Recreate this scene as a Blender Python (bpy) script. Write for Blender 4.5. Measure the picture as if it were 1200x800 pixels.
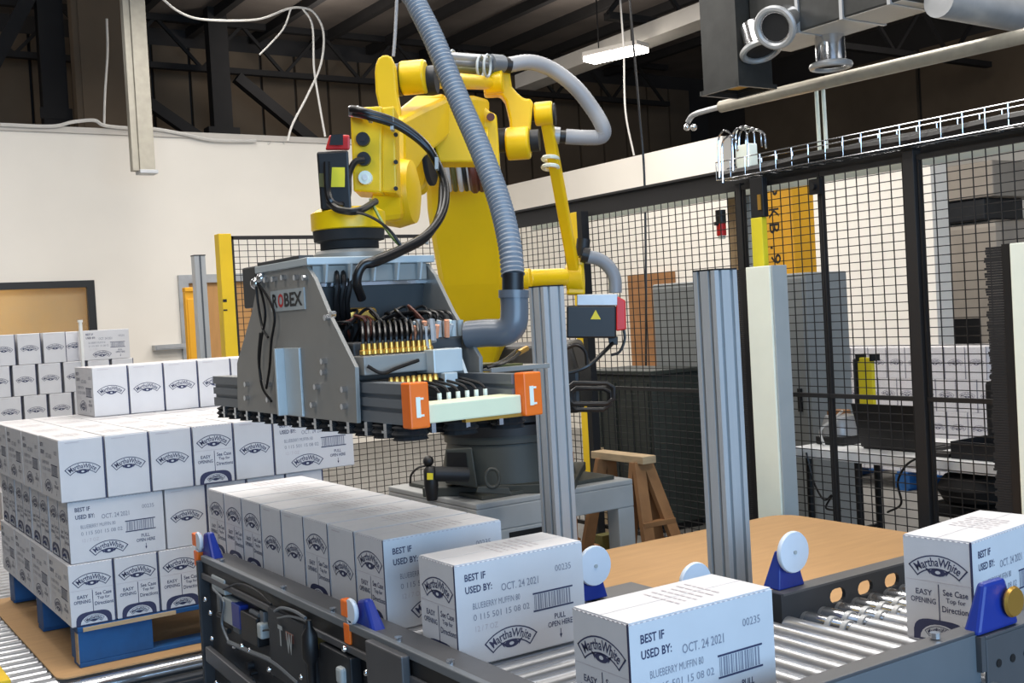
import bpy, math, random
from mathutils import Vector as V, Matrix
random.seed(7)
S = bpy.context.scene
COL = S.collection
for o in list(bpy.data.objects):
    bpy.data.objects.remove(o)

# ------------------------------------------------------------------ camera
FOC, YAW, PIT, ROL, CZ = 1317.75, math.radians(33.595), math.radians(-1.335), math.radians(3.209), 1.58
CAM = V((0, 0, CZ))
FW = V((math.sin(YAW) * math.cos(PIT), math.cos(YAW) * math.cos(PIT), math.sin(PIT)))
R0 = V((math.cos(YAW), -math.sin(YAW), 0))
U0 = R0.cross(FW)
RT = R0 * math.cos(ROL) - U0 * math.sin(ROL)
UP = R0 * math.sin(ROL) + U0 * math.cos(ROL)
cam = bpy.data.cameras.new('camera')
cam.sensor_width = 36.0
cam.lens = 36.0 * FOC / 1200.0
cam.clip_end = 200
co = bpy.data.objects.new('camera', cam)
COL.objects.link(co)
co.matrix_world = Matrix(((RT.x, UP.x, -FW.x, 0), (RT.y, UP.y, -FW.y, 0), (RT.z, UP.z, -FW.z, CZ), (0, 0, 0, 1)))
S.camera = co

# ------------------------------------------------------------------ light
w = bpy.data.worlds.new('world')
S.world = w
w.use_nodes = True
bg = w.node_tree.nodes['Background']
bg.inputs[0].default_value = (0.62, 0.76, 1.0, 1)
bg.inputs[1].default_value = 0.4

def area(name, loc, sx, sy, power, col, rot=(0, 0, 0)):
    l = bpy.data.lights.new(name, 'AREA')
    l.shape = 'RECTANGLE'
    l.size, l.size_y, l.energy, l.color = sx, sy, power, col
    o = bpy.data.objects.new(name, l)
    o.location = loc
    o.rotation_euler = rot
    COL.objects.link(o)
    return o
WARM = (1.0, 0.955, 0.90)
for lx, ly, pw in ((2.6, 0.6, 80), (1.3, 3.4, 112), (3.4, 5.2, 82), (3.6, 9.2, 140), (0.4, 9.2, 110), (6.6, 5.6, 130), (7.0, 9.5, 130), (-1.7, 2.4, 75), (6.2, 2.2, 90)):  # overhead lights without fixtures; last two added to brighten carton sides and table
    area('overhead_and_fill_light', (lx, ly, 5.3), 1.8, 1.8, pw, WARM)
for lx, ly, lz, pw in ((7.2, 15.6, 5.6, 45), (1.6, 16.2, 5.6, 22), (11.0, 14.0, 5.6, 40), (14.0, 9.0, 5.2, 45), (4.6, 11.85, 5.5, 16)):  # unseen fill lights added to show the dark hall; last serves the strip lamp
    l = bpy.data.lights.new('hall_fill', 'POINT')
    l.energy, l.color, l.shadow_soft_size = pw, WARM, 0.35
    o = bpy.data.objects.new('hall_fill', l)
    o.location = (lx, ly, lz)
    COL.objects.link(o)
# unseen light added as assumed daylight behind the camera; set to brighten carton sides
area('assumed_daylight', (0.2, -5.0, 2.2), 6.5, 3.2, 470, (0.40, 0.67, 1.0), (math.radians(90), 0, 0))

S.view_settings.view_transform = 'Standard'
S.view_settings.look = 'None'
S.view_settings.gamma = 1.0
S.view_settings.use_curve_mapping = False
S.view_settings.exposure = 0.2

# ------------------------------------------------------------------ materials
def lin(c):
    return tuple((v / 255.0 / 12.92) if v / 255.0 <= 0.04045 else ((v / 255.0 + 0.055) / 1.055) ** 2.4 for v in c)
MATS = {}
def mat(name, rgb, rough=0.5, metal=0.0, var=0.06, scale=8.0, bump=0.0, emit=0.0, stretch=None, alpha=1.0, trans=0.0, spec=0.5):
    m = bpy.data.materials.new(name)
    m.use_nodes = True
    nt = m.node_tree
    p = nt.nodes['Principled BSDF']
    c = lin(rgb)
    p.inputs['Roughness'].default_value = rough
    p.inputs['Metallic'].default_value = metal
    p.inputs['Specular IOR Level'].default_value = spec
    tc = nt.nodes.new('ShaderNodeTexCoord')
    mp = nt.nodes.new('ShaderNodeMapping')
    nt.links.new(tc.outputs['Object'], mp.inputs[0])
    if stretch:
        mp.inputs['Scale'].default_value = stretch
    nz = nt.nodes.new('ShaderNodeTexNoise')
    nz.inputs['Scale'].default_value = scale
    nz.inputs['Detail'].default_value = 5
    nt.links.new(mp.outputs[0], nz.inputs['Vector'])
    mx = nt.nodes.new('ShaderNodeMix')
    mx.data_type = 'RGBA'
    mx.inputs[6].default_value = tuple(max(0, v * (1 - 2 * var)) for v in c) + (1,)
    mx.inputs[7].default_value = tuple(min(1, v * (1 + 1.6 * var)) for v in c) + (1,)
    nt.links.new(nz.outputs['Fac'], mx.inputs[0])
    nt.links.new(mx.outputs[2], p.inputs['Base Color'])
    if bump:
        b = nt.nodes.new('ShaderNodeBump')
        b.inputs['Strength'].default_value = bump
        b.inputs['Distance'].default_value = 0.01
        nt.links.new(nz.outputs['Fac'], b.inputs['Height'])
        nt.links.new(b.outputs[0], p.inputs['Normal'])
    if emit:
        p.inputs['Emission Color'].default_value = c + (1,)
        p.inputs['Emission Strength'].default_value = emit
    if alpha < 1:
        p.inputs['Alpha'].default_value = alpha
    if trans:
        p.inputs['Transmission Weight'].default_value = trans
    MATS[name] = m
    return m
mat('concrete', (120, 118, 114), 0.6, 0, 0.15, 3, 0.1)
mat('wall_white', (232, 226, 216), 0.75, 0, 0.03, 1.5)
mat('ceiling_dark', (118, 108, 100), 0.9, 0, 0.25, 1.2)
mat('far_panel', (112, 96, 78), 0.85, 0, 0.25, 0.8)
mat('far_dark', (58, 54, 52), 0.8, 0, 0.25, 0.8)
mat('steel_dark', (38, 35, 34), 0.8, 0.0, 0.2, 4)
mat('beam_cream', (196, 190, 182), 0.6, 0, 0.08, 4)
mat('strut_zinc', (164, 158, 144), 0.45, 0.25, 0.12, 12)
mat('galv', (56, 57, 56), 0.45, 0.35, 0.25, 9)
mat('galv_pale', (176, 178, 180), 0.4, 0.45, 0.15, 7)
mat('duct_inside', (196, 150, 70), 0.7)
mat('carton', (210, 209, 211), 0.62, 0, 0.03, 14)
mat('ink_navy', (52, 56, 88), 0.6)
mat('ink_grey', (136, 138, 150), 0.6)
mat('ink_pale', (190, 182, 186), 0.6)
mat('print_white', (208, 210, 214), 0.6)
mat('kraft', (188, 148, 102), 0.75, 0, 0.08, 5, 0.05, stretch=(1, 6, 1))
mat('pallet_blue', (14, 78, 134), 0.6, 0, 0.3, 7, 0.2)
mat('wood_worn', (190, 164, 128), 0.75, 0, 0.2, 9, 0.1, stretch=(1, 1, 6))
mat('wood_brown', (150, 106, 66), 0.7, 0, 0.2, 9, 0.1)
mat('wood_door', (188, 140, 84), 0.5, 0, 0.08, 3, stretch=(8, 8, 1))
mat('roller_steel', (188, 190, 194), 0.28, 0.8, 0.12, 20)
mat('chrome', (222, 224, 228), 0.15, 0.95, 0.05, 20)
mat('frame_grey', (92, 92, 94), 0.45, 0.3, 0.12, 6)
mat('frame_mid', (112, 116, 120), 0.45, 0.2, 0.08, 6)
mat('frame_dark', (58, 60, 64), 0.5, 0.3, 0.2, 6)
mat('machine_dark', (40, 42, 46), 0.5, 0.3, 0.25, 10)
mat('alu', (190, 193, 195), 0.42, 0.3, 0.05, 5, stretch=(20, 20, 1))
mat('alu_groove', (92, 98, 106), 0.5, 0.4)
mat('plate_grey', (146, 143, 137), 0.45, 0.15, 0.06, 5)
mat('plate_pale', (188, 196, 198), 0.4, 0.2, 0.06, 6)
mat('plate_charcoal', (62, 62, 62), 0.55, 0.0, 0.1, 6)
mat('robot_yellow', (236, 192, 6), 0.38, 0, 0.05, 5)
mat('post_yellow', (236, 196, 30), 0.5, 0, 0.08, 5)
mat('ochre', (226, 164, 34), 0.55, 0, 0.08, 4)
mat('robot_grey', (62, 65, 61), 0.5, 0.05, 0.12, 5)
mat('pedestal_grey', (170, 172, 172), 0.5, 0.1, 0.1, 6)
mat('black', (22, 22, 24), 0.45, 0, 0.1, 8)
mat('black_matte', (28, 27, 28), 0.8, 0, 0.15, 12)
mat('mesh_black', (30, 29, 30), 0.55)
mat('hose_grey', (128, 134, 142), 0.42, 0, 0.06, 8)
mat('hose_light', (150, 150, 152), 0.45, 0, 0.06, 8)
mat('pvc_grey', (96, 102, 110), 0.3, 0, 0.05, 6)
mat('cable_black', (20, 19, 20), 0.35)
mat('cable_white', (214, 210, 204), 0.5)
mat('cable_olive', (96, 92, 44), 0.5)
mat('cable_brown', (96, 48, 34), 0.5)
mat('cable_green', (96, 120, 60), 0.5)
mat('orange', (255, 116, 20), 0.4)
mat('orange_pale', (226, 150, 112), 0.4)
mat('blue_plastic', (28, 52, 140), 0.35)
mat('disc_white', (214, 222, 232), 0.35)
mat('foam_white', (232, 232, 196), 0.6)
mat('brass', (206, 158, 74), 0.3, 0.7)
mat('red', (196, 32, 30), 0.4)
mat('label_yellow', (222, 206, 40), 0.5)
mat('panel_white', (238, 243, 228), 0.5, 0, 0.03)
mat('panel_grey', (172, 178, 178), 0.5, 0, 0.04)
mat('cabinet_grey', (140, 144, 144), 0.5, 0, 0.05)
mat('cabinet_dark', (52, 58, 54), 0.6, 0, 0.2)
mat('table_white', (240, 241, 242), 0.5, 0, 0.02)
mat('paper', (232, 232, 228), 0.7)
mat('lamp', (255, 250, 240), 0.4, 0, 0.0, 4, emit=14.0)
mat('glass', (200, 190, 160), 0.05, 0, 0.02, alpha=0.25)
mat('room_tan', (204, 160, 84), 0.8, 0, 0.1, 2)
mat('wrap', (216, 212, 218), 0.2, 0, 0.05, 6, alpha=0.10)
mat('beige_machine', (176, 164, 150), 0.5, 0, 0.12, 3)

# ------------------------------------------------------------------ mesh helper
def at(px, py, F=None, x=None, y=None, z=None):
    d = FW + RT * ((px - 600) / FOC) - UP * ((py - 400) / FOC)
    if x is not None: t = x / d.x
    elif y is not None: t = y / d.y
    elif z is not None: t = (z - CZ) / d.z
    else: t = F
    return CAM + d * t

def frame(a):
    a = a.normalized()
    h = V((0, 0, 1)) if abs(a.z) < 0.9 else V((1, 0, 0))
    u = a.cross(h).normalized()
    return u, a.cross(u)

class MB:
    def __init__(self):
        self.v, self.f, self.m = [], [], []
    def add(self, vs, fs, mi=0):
        b = len(self.v)
        self.v += [tuple(p) for p in vs]
        self.f += [tuple(i + b for i in f) for f in fs]
        self.m += [mi] * len(fs)
        return self
    def box(self, x0, x1, y0, y1, z0, z1, mi=0):
        return self.hexa([(x0, y0, z0), (x1, y0, z0), (x1, y1, z0), (x0, y1, z0), (x0, y0, z1), (x1, y0, z1), (x1, y1, z1), (x0, y1, z1)], mi)
    def hexa(self, p, mi=0):
        return self.add(p, [(3, 2, 1, 0), (4, 5, 6, 7), (0, 1, 5, 4), (1, 2, 6, 5), (2, 3, 7, 6), (3, 0, 4, 7)], mi)
    def obox(self, c, a, b, d, mi=0):
        c = V(c)
        return self.hexa([c + s * a + t * b + q * d for q in (-1, 1) for (s, t) in ((-1, -1), (1, -1), (1, 1), (-1, 1))], mi)
    def bar(self, p0, p1, wd, ht=None, up=None, mi=0):
        p0, p1 = V(p0), V(p1)
        a = (p1 - p0)
        if up is None:
            u, q = frame(a)
        else:
            u = a.cross(V(up)).normalized()
            q = u.cross(a).normalized()
        ht = ht or wd
        return self.obox((p0 + p1) / 2, u * (wd / 2), q * (ht / 2), a / 2, mi)
    def cyl(self, p0, p1, r, n=16, r2=None, mi=0, caps=True):
        p0, p1 = V(p0), V(p1)
        r2 = r if r2 is None else r2
        u, q = frame(p1 - p0)
        vs = []
        for p, rr in ((p0, r), (p1, r2)):
            vs += [p + (u * math.cos(2 * math.pi * i / n) + q * math.sin(2 * math.pi * i / n)) * rr for i in range(n)]
        fs = [(i, i + n, (i + 1) % n + n, (i + 1) % n) for i in range(n)]
        if caps:
            fs += [tuple(range(n)), tuple(range(2 * n - 1, n - 1, -1))]
        return self.add(vs, fs, mi)
    def lathe(self, prof, o, axis=(0, 0, 1), n=24, mi=0):
        o, a = V(o), V(axis).normalized()
        u, q = frame(a)
        vs = []
        for r, h in prof:
            vs += [o + a * h + (u * math.cos(2 * math.pi * i / n) + q * math.sin(2 * math.pi * i / n)) * max(r, 1e-4) for i in range(n)]
        fs = []
        for k in range(len(prof) - 1):
            fs += [(k * n + i, (k + 1) * n + i, (k + 1) * n + (i + 1) % n, k * n + (i + 1) % n) for i in range(n)]
        m = len(prof) - 1
        fs += [tuple(range(n)), tuple(range(m * n + n - 1, m * n - 1, -1))]
        return self.add(vs, fs, mi)
    def tube(self, pts, r, n=8, mi=0, closed=False):
        pts = [V(p) for p in pts]
        k = len(pts)
        vs = []
        u = None
        for i, p in enumerate(pts):
            if closed:
                t = (pts[(i + 1) % k] - pts[i - 1]).normalized()
            else:
                t = (pts[min(i + 1, k - 1)] - pts[max(i - 1, 0)]).normalized()
            if u is None:
                u, q = frame(t)
            else:
                u = (u - t * u.dot(t)).normalized()
                q = t.cross(u)
            rr = r[i] if isinstance(r, (list, tuple)) else r
            vs += [p + (u * math.cos(2 * math.pi * j / n) + q * math.sin(2 * math.pi * j / n)) * rr for j in range(n)]
        fs = []
        for i in range(k if closed else k - 1):
            i2 = (i + 1) % k
            fs += [(i * n + j, i * n + (j + 1) % n, i2 * n + (j + 1) % n, i2 * n + j) for j in range(n)]
        if not closed:
            fs += [tuple(range(n - 1, -1, -1)), tuple(range((k - 1) * n, k * n))]
        return self.add(vs, fs, mi)
    def prism(self, poly, vec, mi=0):
        vec = V(vec)
        p = [V(q) for q in poly]
        n = len(p)
        fs = [(i, (i + 1) % n, (i + 1) % n + n, i + n) for i in range(n)] + [tuple(range(n - 1, -1, -1)), tuple(range(n, 2 * n))]
        return self.add(p + [q + vec for q in p], fs, mi)
    def loft(self, secs, mi=0):
        n = len(secs[0])
        vs = [q for s_ in secs for q in s_]
        fs = []
        for k in range(len(secs) - 1):
            fs += [(k * n + i, k * n + (i + 1) % n, (k + 1) * n + (i + 1) % n, (k + 1) * n + i) for i in range(n)]
        m = (len(secs) - 1) * n
        fs += [tuple(range(n - 1, -1, -1)), tuple(range(m, m + n))]
        return self.add(vs, fs, mi)
    def ball(self, c, r, n=12, mi=0, sq=1.0):
        return self.lathe([(r * math.sin(math.pi * i / 8), -r * sq * math.cos(math.pi * i / 8)) for i in range(9)], c, (0, 0, 1), n, mi)
    def mesh(self, name, mats, smooth=False):
        me = bpy.data.meshes.new(name)
        me.from_pydata(self.v, [], self.f)
        for m in (mats if isinstance(mats, (list, tuple)) else [mats]):
            me.materials.append(MATS[m])
        me.polygons.foreach_set('material_index', self.m)
        import bmesh
        bm = bmesh.new()
        bm.from_mesh(me)
        bmesh.ops.recalc_face_normals(bm, faces=bm.faces)
        bm.to_mesh(me)
        bm.free()
        if smooth:
            me.polygons.foreach_set('use_smooth', [True] * len(me.polygons))
            me.set_sharp_from_angle(angle=math.radians(38))
        me.update()
        return me

def tag(o, label=None, cat=None, group=None, kind=None):
    if label: o['label'] = label
    if cat: o['category'] = cat
    if group: o['group'] = group
    if kind: o['kind'] = kind
    return o
def thing(name, label, cat, loc=(0, 0, 0), group=None):
    o = bpy.data.objects.new(name, None)
    o.empty_display_size = 0.1
    o.location = loc
    COL.objects.link(o)
    return tag(o, label, cat, group)
def world_of(o):
    m = Matrix.LocRotScale(o.location, o.rotation_euler, o.scale)
    return (world_of(o.parent) @ o.matrix_parent_inverse @ m) if o.parent else m
def part(mb, name, mats, parent, bevel=0, smooth=False, kind=None, label=None):
    o = bpy.data.objects.new(name, mb.mesh(name, mats, smooth))
    COL.objects.link(o)
    o.parent = parent
    o.matrix_parent_inverse = world_of(parent).inverted()
    if bevel:
        bv(o, bevel)
    return tag(o, label, None, None, kind)
def bv(o, wd, seg=2):
    b = o.modifiers.new('bevel', 'BEVEL')
    b.width, b.segments, b.limit_method, b.angle_limit = wd, seg, 'ANGLE', math.radians(40)
    b.harden_normals = False
def solo(mb, name, mats, label=None, cat=None, group=None, kind=None, bevel=0, smooth=False):
    xs = list(zip(*mb.v))
    c = V(((min(xs[0]) + max(xs[0])) / 2, (min(xs[1]) + max(xs[1])) / 2, min(xs[2])))
    mb.v = [tuple(V(p) - c) for p in mb.v]
    o = bpy.data.objects.new(name, mb.mesh(name, mats, smooth))
    o.location = c
    COL.objects.link(o)
    if bevel:
        bv(o, bevel)
    return tag(o, label, cat, group, kind)
def copies(o, spots):
    """more copies of a part under the same parent, sharing its mesh"""
    for d in spots:
        c = o.copy()
        COL.objects.link(c)
        c.location = o.location + V(d)
def spline(ctrl, n=8):
    P = [V(p) for p in ctrl]
    P = [P[0] * 2 - P[1]] + P + [P[-1] * 2 - P[-2]]
    out = []
    for i in range(1, len(P) - 2):
        a, b, c, d = P[i - 1:i + 3]
        for k in range(n):
            t = k / n
            out.append(0.5 * ((2 * b) + (c - a) * t + (2 * a - 5 * b + 4 * c - d) * t * t + (3 * b - a - 3 * c + d) * t ** 3))
    out.append(P[-2])
    return out
def even(P, step):
    """resample a polyline at even arc length"""
    out, acc = [P[0]], 0.0
    for a, b in zip(P, P[1:]):
        d = (b - a).length
        t = step - acc
        while t <= d:
            out.append(a.lerp(b, t / d))
            t += step
        acc = d - (t - step)
    return out + [P[-1]]
ORD = ['first', 'second', 'third', 'fourth', 'fifth', 'sixth', 'seventh', 'eighth', 'ninth', 'tenth']

# ------------------------------------------------------------------ lettering
class Flat:
    """flat print in face coordinates (metres, y up); one material index per polygon"""
    def __init__(self):
        self.v, self.f, self.m = [], [], []
    def add(self, vs, fs, mi):
        b = len(self.v)
        self.v += vs
        self.f += [tuple(i + b for i in f) for f in fs]
        self.m += [mi] * len(fs)
    def rect(self, x0, x1, y0, y1, mi=0):
        self.add([(x0, y0), (x1, y0), (x1, y1), (x0, y1)], [(0, 1, 2, 3)], mi)
    def poly(self, pts, mi=0):
        self.add(list(pts), [tuple(range(len(pts)))], mi)
    def strip(self, a, b, mi=0):
        n = len(a)
        self.add(list(a) + list(b), [(i, i + 1, n + i + 1, n + i) for i in range(n - 1)], mi)
    def text(self, s, x0, x1, y, h=None, mi=0, bold=0.0, warp=None):
        vs, fs, tw, th = glyphs(s, bold)
        sx = (x1 - x0) / tw
        sy = sx if h is None else h / th
        pts = [(x0 + p[0] * sx, y + p[1] * sy) for p in vs]
        if warp:
            pts = [warp(p) for p in pts]
        self.add(pts, fs, mi)
    def to3d(self, o, ax, ay, lift, name, mats):
        o, ax, ay = V(o), V(ax), V(ay)
        nrm = ax.cross(ay).normalized() * lift
        me = bpy.data.meshes.new(name)
        me.from_pydata([tuple(o + ax * p[0] + ay * p[1] + nrm * (1 + 0.5 * 0)) for p in self.v], [], self.f)
        for m in mats:
            me.materials.append(MATS[m])
        me.polygons.foreach_set('material_index', self.m)
        me.update()
        return me
GL = {}
def glyphs(s, bold):
    if (s, bold) in GL:
        return GL[(s, bold)]
    cu = bpy.data.curves.new('t', 'FONT')
    cu.body = s
    cu.resolution_u = 2
    cu.offset = bold
    ob = bpy.data.objects.new('t', cu)
    COL.objects.link(ob)
    dg = bpy.context.evaluated_depsgraph_get()
    me = bpy.data.meshes.new_from_object(ob.evaluated_get(dg))
    vs = [(p.co.x, p.co.y) for p in me.vertices]
    fs = [tuple(p.vertices) for p in me.polygons]
    x0, x1 = min(p[0] for p in vs), max(p[0] for p in vs)
    y0, y1 = min(p[1] for p in vs), max(p[1] for p in vs)
    vs = [(p[0] - x0, p[1] - y0) for p in vs]
    bpy.data.objects.remove(ob)
    bpy.data.curves.remove(cu)
    bpy.data.meshes.remove(me)
    GL[(s, bold)] = (vs, fs, x1 - x0, y1 - y0)
    return GL[(s, bold)]
def flat_part(fl, o, ax, ay, name, mats, parent, lift=0.0008):
    me = fl.to3d(o, ax, ay, lift, name, mats)
    ob = bpy.data.objects.new(name, me)
    COL.objects.link(ob)
    ob.parent = parent
    ob.matrix_parent_inverse = world_of(parent).inverted()
    return ob

# ================================================================== THE BUILDING
def struct(mb, name, m, bevel=0, smooth=False):
    return solo(mb, name, m, kind='structure', bevel=bevel, smooth=smooth)
struct(MB().box(-6, 18, -7, 18.6, -0.1, 0.0), 'floor', 'concrete')
struct(MB().box(-6, 18, -7, 18.6, 6.6, 6.7), 'ceiling', 'ceiling_dark')
WB = 13.6   # white partition at the back
WR = 9.0    # white partition on the right
wb = MB()
# back partition with window and door openings
for x0, x1, z0, z1 in ((-6, 1.2, 0, 3.96), (1.2, 3.19, 0, 0.95), (1.2, 3.19, 2.22, 3.96), (3.19, 4.30, 0, 3.96), (4.30, 5.22, 2.22, 3.96), (5.22, 9.0, 0, 3.96)):
    wb.box(x0, x1, WB, WB + 0.15, z0, z1)
struct(wb, 'wall_back', 'wall_white')
wr = MB().box(WR, WR + 0.15, 9.1, WB + 0.15, 0, 3.44).box(WR, WR + 0.15, 6.54, 9.1, 0, 2.86)
struct(wr, 'wall_right', 'wall_white')
struct(MB().box(-6, 9.0, WB - 0.03, WB + 0.2, 3.96, 4.03), 'trim_1', 'beam_cream')
struct(MB().box(-6.1, -6, -7, 18.6, 0, 6.6), 'wall_left', 'far_panel')
# far warehouse shell: panels with seams
fw_ = struct(MB().box(-6, 18, 18.5, 18.6, 0, 6.6), 'wall_far', 'far_dark')
for i in range(26):
    x0 = 1.2 + i * .62
    part(MB().box(x0, x0 + .57, 18.42, 18.5, 3.2, 6.3), 'panel', 'far_panel', fw_)
fr = struct(MB().box(17.9, 18, -7, 18.5, 0, 6.6), 'wall_far_right', 'far_dark')
for i in range(7):
    y0 = 2.0 + i * 2.2
    part(MB().box(17.82, 17.9, y0, y0 + 2.1, 2.4, 6.0), 'panel', 'far_panel', fr)

# window with tan room behind, door in grey frame
wn = struct(MB().box(1.15, 3.24, WB - 0.03, WB + 0.02, 2.18, 2.26).box(3.15, 3.24, WB - 0.03, WB + 0.02, 0.95, 2.18).box(1.15, 3.15, WB - 0.03, WB + 0.02, 0.9, 0.97).box(1.15, 1.22, WB - 0.03, WB + 0.02, 0.97, 2.18), 'window_1', 'black')
part(MB().box(1.2, 3.17, WB + 0.06, WB + 0.066, 0.95, 2.2), 'pane', 'glass', wn)
struct(MB().box(-1, 4.2, WB + 2.2, WB + 2.3, 0, 3.0).box(4.2, 4.28, WB + 0.2, WB + 2.3, 0, 3.0).box(-1, 4.2, WB + 0.2, WB + 2.3, 2.9, 3.0), 'wall_room', 'room_tan')
area('office_fill_light', (1.6, WB + 1.2, 2.85), 1.2, 0.6, 60, WARM)  # unseen light without a fixture, added inside the tan room
d1 = struct(MB().box(4.30, 5.22, WB + 0.02, WB + 0.07, 0.01, 2.2), 'door_1', 'wood_door', bevel=0.004)
part(MB().box(4.22, 4.34, WB - 0.04, WB + 0.16, 0, 2.29).box(5.16, 5.30, WB - 0.04, WB + 0.16, 0, 2.29).box(4.34, 5.16, WB - 0.04, WB + 0.16, 2.19, 2.29), 'frame', 'galv_pale', d1)
part(MB().box(4.40, 4.50, WB - 0.06, WB + 0.02, 1.9, 2.0).cyl((4.42, WB - 0.04, 1.05), (4.42, WB + 0.02, 1.05), 0.03), 'handle', 'chrome', d1)
solo(MB().box(3.86, 4.24, WB - 0.12, WB - 0.002, 1.40, 1.46).box(3.88, 4.22, WB - 0.13, WB - 0.12, 1.415, 1.445), 'wall_rail', 'galv_pale', 'short grey rail fixed to the white back wall beside the door', 'rail')
d2 = struct(MB().box(WR - 0.06, WR - 0.005, 9.98, 10.80, 0.01, 1.99), 'door_2', 'wood_brown', bevel=0.004)
part(MB().box(WR - 0.09, WR - 0.06, 10.05, 10.14, 0.98, 1.04), 'handle', 'chrome', d2)
struct(MB().box(WR - 0.05, WR + 0.2, 6.42, 6.56, 0, 2.9), 'trim_2', 'wall_white')

# steel of the dark hall above the partitions
def steel(mb, name, label, cat, m='steel_dark', group=None, smooth=False):
    return solo(mb, name, m, label, cat, group, smooth=smooth)
steel(MB().box(6.0, 6.3, 17.0, 17.2, 0, 6.6).box(5.9, 6.4, 16.98, 17.22, 4.6, 4.75), 'steel_column', 'dark steel column standing behind the white back wall, right of the hanging strut', 'column')
steel(MB().box(3.35, 3.68, 16.2, 16.4, 0, 6.6).box(3.3, 3.72, 16.18, 16.2, 4.6, 4.75), 'steel_column', 'dark steel column behind the back wall at the far left', 'column')
steel(MB().bar((6.44, 17.1, 5.56), (8.2, 17.1, 4.2), 0.16).bar((8.2, 17.1, 4.25), (8.2, 17.1, 0), 0.12), 'diagonal_brace', 'dark diagonal brace dropping right behind the white back wall', 'brace')
steel(MB().bar((4.7, 17.1, 5.3), (6.05, 17.1, 4.4), 0.16).bar((4.7, 17.1, 5.25), (4.7, 17.1, 6.6), 0.12), 'diagonal_brace', 'dark diagonal brace meeting the steel column behind the back wall', 'brace')
steel(MB().bar((2.5, 16.3, 4.8), (3.4, 16.3, 6.5), 0.18).bar((2.5, 16.3, 4.85), (2.5, 16.3, 6.6), 0.12), 'diagonal_brace', 'dark diagonal brace rising at the far upper left', 'brace')
steel(MB().box(3.72, 4.62, 15.9, 16.1, 0, 6.6).box(3.8, 4.55, 15.88, 15.9, 4.0, 6.5), 'plaster_pier', 'pale brown plastered pier behind the hanging zinc strut', 'pier', 'far_panel')
# roof joists (trusses)
def truss(y, x0, x1, z, label):
    t = thing('roof_truss', label, 'truss', ((x0 + x1) / 2, y, z), 'open web roof trusses')
    part(MB().box(x0, x1, y - 0.06, y + 0.06, z + 0.75, z + 0.85), 'top_chord', 'steel_dark', t)
    part(MB().box(x0, x1, y - 0.06, y + 0.06, z, z + 0.09), 'bottom_chord', 'steel_dark', t)
    n = int((x1 - x0) / 0.7)
    web = None
    for i in range(n):
        a = x0 + i * 0.7
        zz = (z + 0.05, z + 0.8) if i % 2 == 0 else (z + 0.8, z + 0.05)
        part(MB().bar((a, y, zz[0]), (a + 0.7, y, zz[1]), 0.05), 'web', 'steel_dark', t)
truss(17.7, 0.5, 16.0, 5.75, 'dark open web truss farthest back under the roof')
truss(11.0, 9.0, 17.0, 5.2, 'dark open web truss above the lit strip lamp')
truss(7.6, 9.4, 17.0, 4.6, 'dark open web truss behind the long conduit on the right')
truss(5.2, 9.0, 17.0, 3.7, 'lowest dark truss seen through the mesh at the right edge')
dk = steel(MB().box(5.5, 17, 9.0, 9.1, 6.3, 6.6), 'roof_beam', 'dark roof beam crossing above the robot', 'beam')
for i in range(10):
    part(MB().box(5.0 + i * 1.1, 5.12 + i * 1.1, 9.1, 18.4, 6.45, 6.6), 'deck_rib', 'steel_dark', dk)
# cream beam and strip lamp
steel(MB().hexa([at(604, 104, z=4.9), at(822, 22, z=4.9), at(822, 22, z=4.9) + V((0.35, 0, 0)), at(604, 104, z=4.9) + V((0.35, 0, 0)),
                 at(604, 104, z=4.9) + V((0, 0, .2)), at(822, 22, z=4.9) + V((0, 0, .2)), at(822, 22, z=4.9) + V((0.35, 0, .2)), at(604, 104, z=4.9) + V((0.35, 0, .2))]),
      'cream_beam', 'long cream painted beam running under the dark roof behind the lamp', 'beam', 'beam_cream')
def strip_lamp(p0, p1, label):
    p0, p1 = V(p0), V(p1)
    c = (p0 + p1) / 2
    t = thing('strip_lamp', label, 'lamp', c, 'ceiling strip lamps')
    part(MB().bar(p0 + V((0, 0, .09)), p1 + V((0, 0, .09)), 0.30, 0.06, (0, 0, 1)), 'housing', 'beam_cream', t, 0.01)
    part(MB().bar(p0 + V((0, 0, .03)), p1 + V((0, 0, .03)), 0.26, 0.06, (0, 0, 1)), 'diffuser', 'lamp', t, 0.01)
    for k in (0.2, 0.8):
        p = p0.lerp(p1, k)
        part(MB().cyl(p + V((0, 0, .12)), V((p.x, p.y, 6.6)), 0.008, 6), 'hanger', 'steel_dark', t)
strip_lamp(at(690, 74, z=4.7), at(754, 60, z=4.7), 'bright white strip lamp hanging from the roof right of the robot')
strip_lamp((4.6, 11.3, 5.62), (4.6, 12.4, 5.62), 'bright strip lamp cut by the top edge of the picture')
# zinc strut
def U3(px, py, **k): return at(px, py, **k)
t = thing('zinc_strut', 'pale zinc strut hanging down in front of the white back wall', 'strut', at(167, 200, y=12.0))
c0 = at(169, 201, y=12.0)
part(MB().box(c0.x - 0.13, c0.x - 0.06, 11.95, 12.05, c0.z, 6.6), 'flange', 'strut_zinc', t, 0.005)
part(MB().box(c0.x - 0.06, c0.x + 0.10, 11.93, 12.05, c0.z, 6.6), 'channel', 'strut_zinc', t, 0.005)
part(MB().box(c0.x - 0.07, c0.x + 0.12, 11.9, 12.08, c0.z - 0.03, c0.z + 0.01), 'end_cap', 'galv_pale', t, 0.005)
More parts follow.
